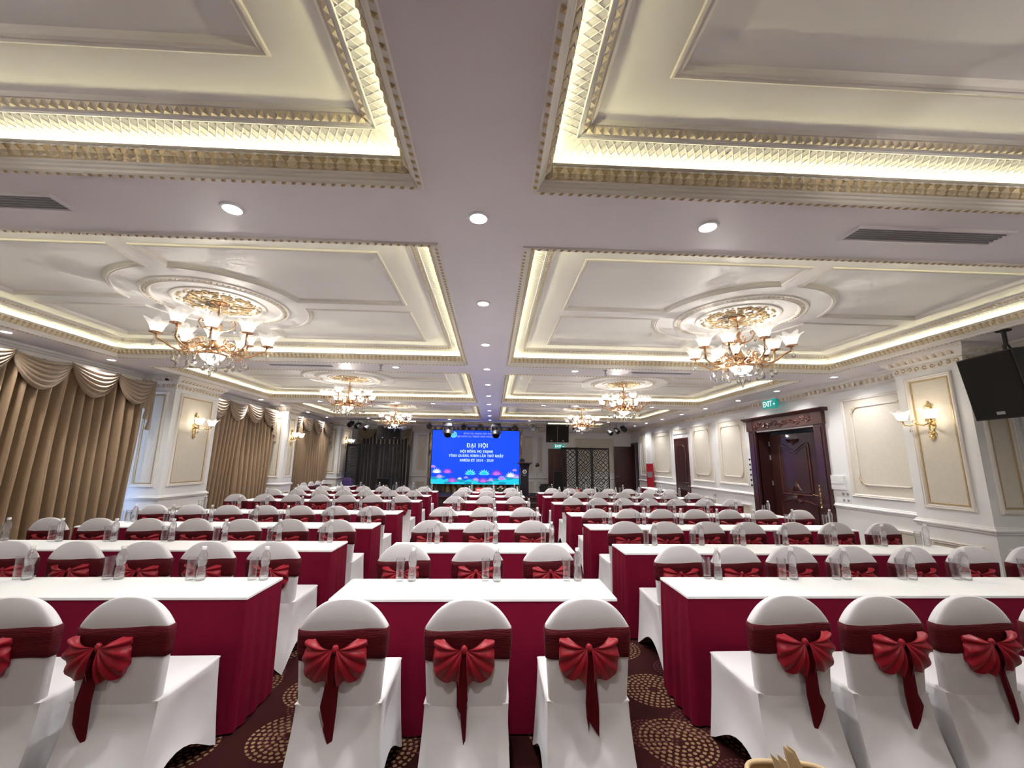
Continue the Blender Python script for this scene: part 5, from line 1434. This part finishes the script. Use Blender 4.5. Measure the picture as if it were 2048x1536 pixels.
# ------------------------------------------------------------------ wall things
def text_mesh(txt, size, m, name):
    c = bpy.data.curves.new(name, 'FONT'); c.body = txt; c.size = size; c.align_x = 'CENTER'; c.align_y = 'CENTER'; c.extrude = .0005; c.offset = size * .018
    o = bpy.data.objects.new(name, c); COL.objects.link(o)
    dg = bpy.context.evaluated_depsgraph_get()
    me = bpy.data.meshes.new_from_object(o.evaluated_get(dg)); me.name = name
    bpy.data.objects.remove(o); me.materials.clear(); me.materials.append(M[m]); return me
def exit_sign(lab, loc, rz):
    t = thing('exit_sign', lab, 'exit sign', loc, rz)
    b = MB(); b.cbox(-.21, .21, -.025, .025, -.09, .09, .004); obj('sign_box', b, 'exitgreen', t)
    b = MB(); b.box(-.215, .215, -.03, .03, .088, .12); obj('top_rail', b, 'whiteplastic', t)
    for ch, lx in zip('EXIT', (-.150, -.068, -.003, .060)):
        o = obj('letter', text_mesh(ch, .16, 'exitwhite', 'letter'), None, t); o.rotation_euler = (PI / 2, 0, 0); o.location = (lx, -.0265, -.003)
    b = MB(); b.add([(.135, -.0262, -.004), (.165, -.0262, -.004), (.165, -.0262, .02), (.195, -.0262, -.016), (.165, -.0262, -.05), (.165, -.0262, -.03), (.135, -.0262, -.03)], [tuple(range(7))]); obj('arrow', b, 'exitwhite', t)
    return t
exit_sign('green lit EXIT sign above the carved mahogany double door', (XR - .14, 8.34, 2.85), -PI / 2)
exit_sign('green lit EXIT sign on the far wall behind the fretwork screen', (2.83, YB - .04, 2.25), 0)
t = thing('switch_panel', 'white vertical strip of six black switches left of the mahogany door', 'switch', (XR, 9.41, 1.41), -PI / 2)
b = MB(); b.cbox(-.045, .045, -.01, 0, -.34, .34, .003); obj('plate', b, 'whiteplastic', t)
for k in range(6):
    b = MB(); b.box(-.03, .03, -.014, -.009, -.30 + k * .115, -.30 + k * .115 + .04); obj('switch_key', b, 'black', t)
t = thing('wall_box', 'flat white control box on the wall right of the mahogany door', 'control box', (XR, 6.98, 1.31), -PI / 2)
b = MB(); b.cbox(-.15, .15, -.03, 0, -.12, .12, .004); obj('box', b, 'whiteplastic', t)
b = MB(); b.cbox(-.135, .135, -.036, -.028, -.02, .11, .003); obj('hatch', b, 'whiteplastic', t)
for k, (u, v) in enumerate(((6.92, 1.125), (6.83, 1.125), (6.92, 1.02), (6.83, 1.02))):
    t = thing('socket_plate', 'white socket plate right of the mahogany door, %s one' % ('upper left', 'upper right', 'lower left', 'lower right')[k], 'socket', (XR, u, v), -PI / 2, 'socket plates')
    b = MB(); b.cbox(-.038, .038, -.008, 0, -.04, .04, .002); obj('plate', b, 'whiteplastic', t)
    b = MB(); b.box(-.02, .02, -.010, -.007, -.02, .02); obj('insert', b, 'grey', t)
t = thing('sign_board', 'tall narrow red sign board with grey label by the right wall', 'sign', (XR - .16, 15.2, 0), -PI / 2 + .35)
b = MB(); b.box(-.17, .17, -.015, .015, .72, 1.60); obj('board', b, 'red', t)
b = MB(); b.box(-.13, .13, -.019, -.014, 1.08, 1.28); obj('label_plate', b, 'grey', t)
b = MB(); b.box(-.17, .17, -.017, -.0145, 1.57, 1.60); obj('white_edge', b, 'whiteplastic', t)
b = MB(); b.box(-.012, .012, -.01, .01, 0, .74); b.lathe([(.001, 0), (.14, 0), (.14, .012), (.001, .02)], 16); obj('stand', b, 'grey', t)
t = thing('security_camera', 'small black bullet camera under the cornice of the wide left column', 'camera', (-5.62, 7.35, 2.955), -.6)
b = MB(); b.tube([(0, -.02, -.02), (0, -.10, -.035)], .022, 10); obj('camera_body', b, 'black', t, True, 40)
b = MB(); b.tube([(0, .03, 0), (0, -.03, -.015)], .010, 6); obj('mount', b, 'whiteplastic', t)
t = thing('dome_camera', 'dark dome camera on the ceiling beyond the farthest right chandelier', 'camera', (2.85, 14.4, 3.0))
b = MB(); b.lathe([(.001, -.30), (.05, -.29), (.075, -.25), (.075, -.22), (.001, -.22)], 16); obj('dome', b, 'blackgloss', t, True, 40)
b = MB(); b.tube([(0, 0, -.22), (0, 0, 0)], .014, 8); b.lathe([(.001, -.20), (.07, -.20), (.07, -.222), (.001, -.222)], 16); obj('mount', b, 'whiteplastic', t)

# ------------------------------------------------------------------ basket in the foreground
t = thing('tall_basket', 'pale rattan basket holding tan folded cards at the lower right edge', 'basket', (1.03, 1.52, 0), -.12)
b = MB(); b.loft([superloop(.11, .08, 0, 0, 24, .5), superloop(.125, .095, 0, .3, 24, .5), superloop(.14, .11, 0, .563, 24, .5)], False); b.loft([superloop(.11, .08, 0, 0, 24, .5), superloop(.10, .07, 0, .004, 24, .5)]); obj('woven_side', b, 'rattan', t)
b = MB(); l = superloop(.142, .112, 0, .565, 32, .5); b.tube(l + [l[0], l[1]], .009, 6); obj('rim', b, 'kraft', t, True)
for k in range(8):
    z = .05 + k * .065
    b = MB(); f_ = z / .565; l = superloop(.113 + .03 * f_, .083 + .03 * f_, 0, z, 24, .5); b.tube(l + [l[0], l[1]], .006, 5); obj('weave_band', b, 'rattan', t)
for k, (x, lean, h) in enumerate(((-.035, -.42, .69), (-.005, -.38, .672), (.025, -.34, .678), (.05, -.34, .660), (.075, -.34, .648))):
    c = thing('folded_card', 'tan folded card standing in the rattan basket, %s from left' % ORD[k], 'card', (1.03 + x + .01, 1.462 + .0275 * k, .35), -.12, 'tan cards in the basket')
    hh = h - .35; w = .020
    b = MB(); b.loft([[(-w, -.01, 0), (w, -.01, 0), (w, .012, 0), (-w, .012, 0)], [(-w + lean * .1, -.012, hh * .6), (w + lean * .1, -.012, hh * .6), (w + lean * .1, .012, hh * .6), (-w + lean * .1, .012, hh * .6)], [(-w * .2 + lean * .22, -.004, hh), (w * .9 + lean * .22, -.004, hh * .95), (w * .9 + lean * .22, .004, hh * .95), (-w * .2 + lean * .22, .004, hh)]])
    obj('card_sleeve', b, 'kraft', c)
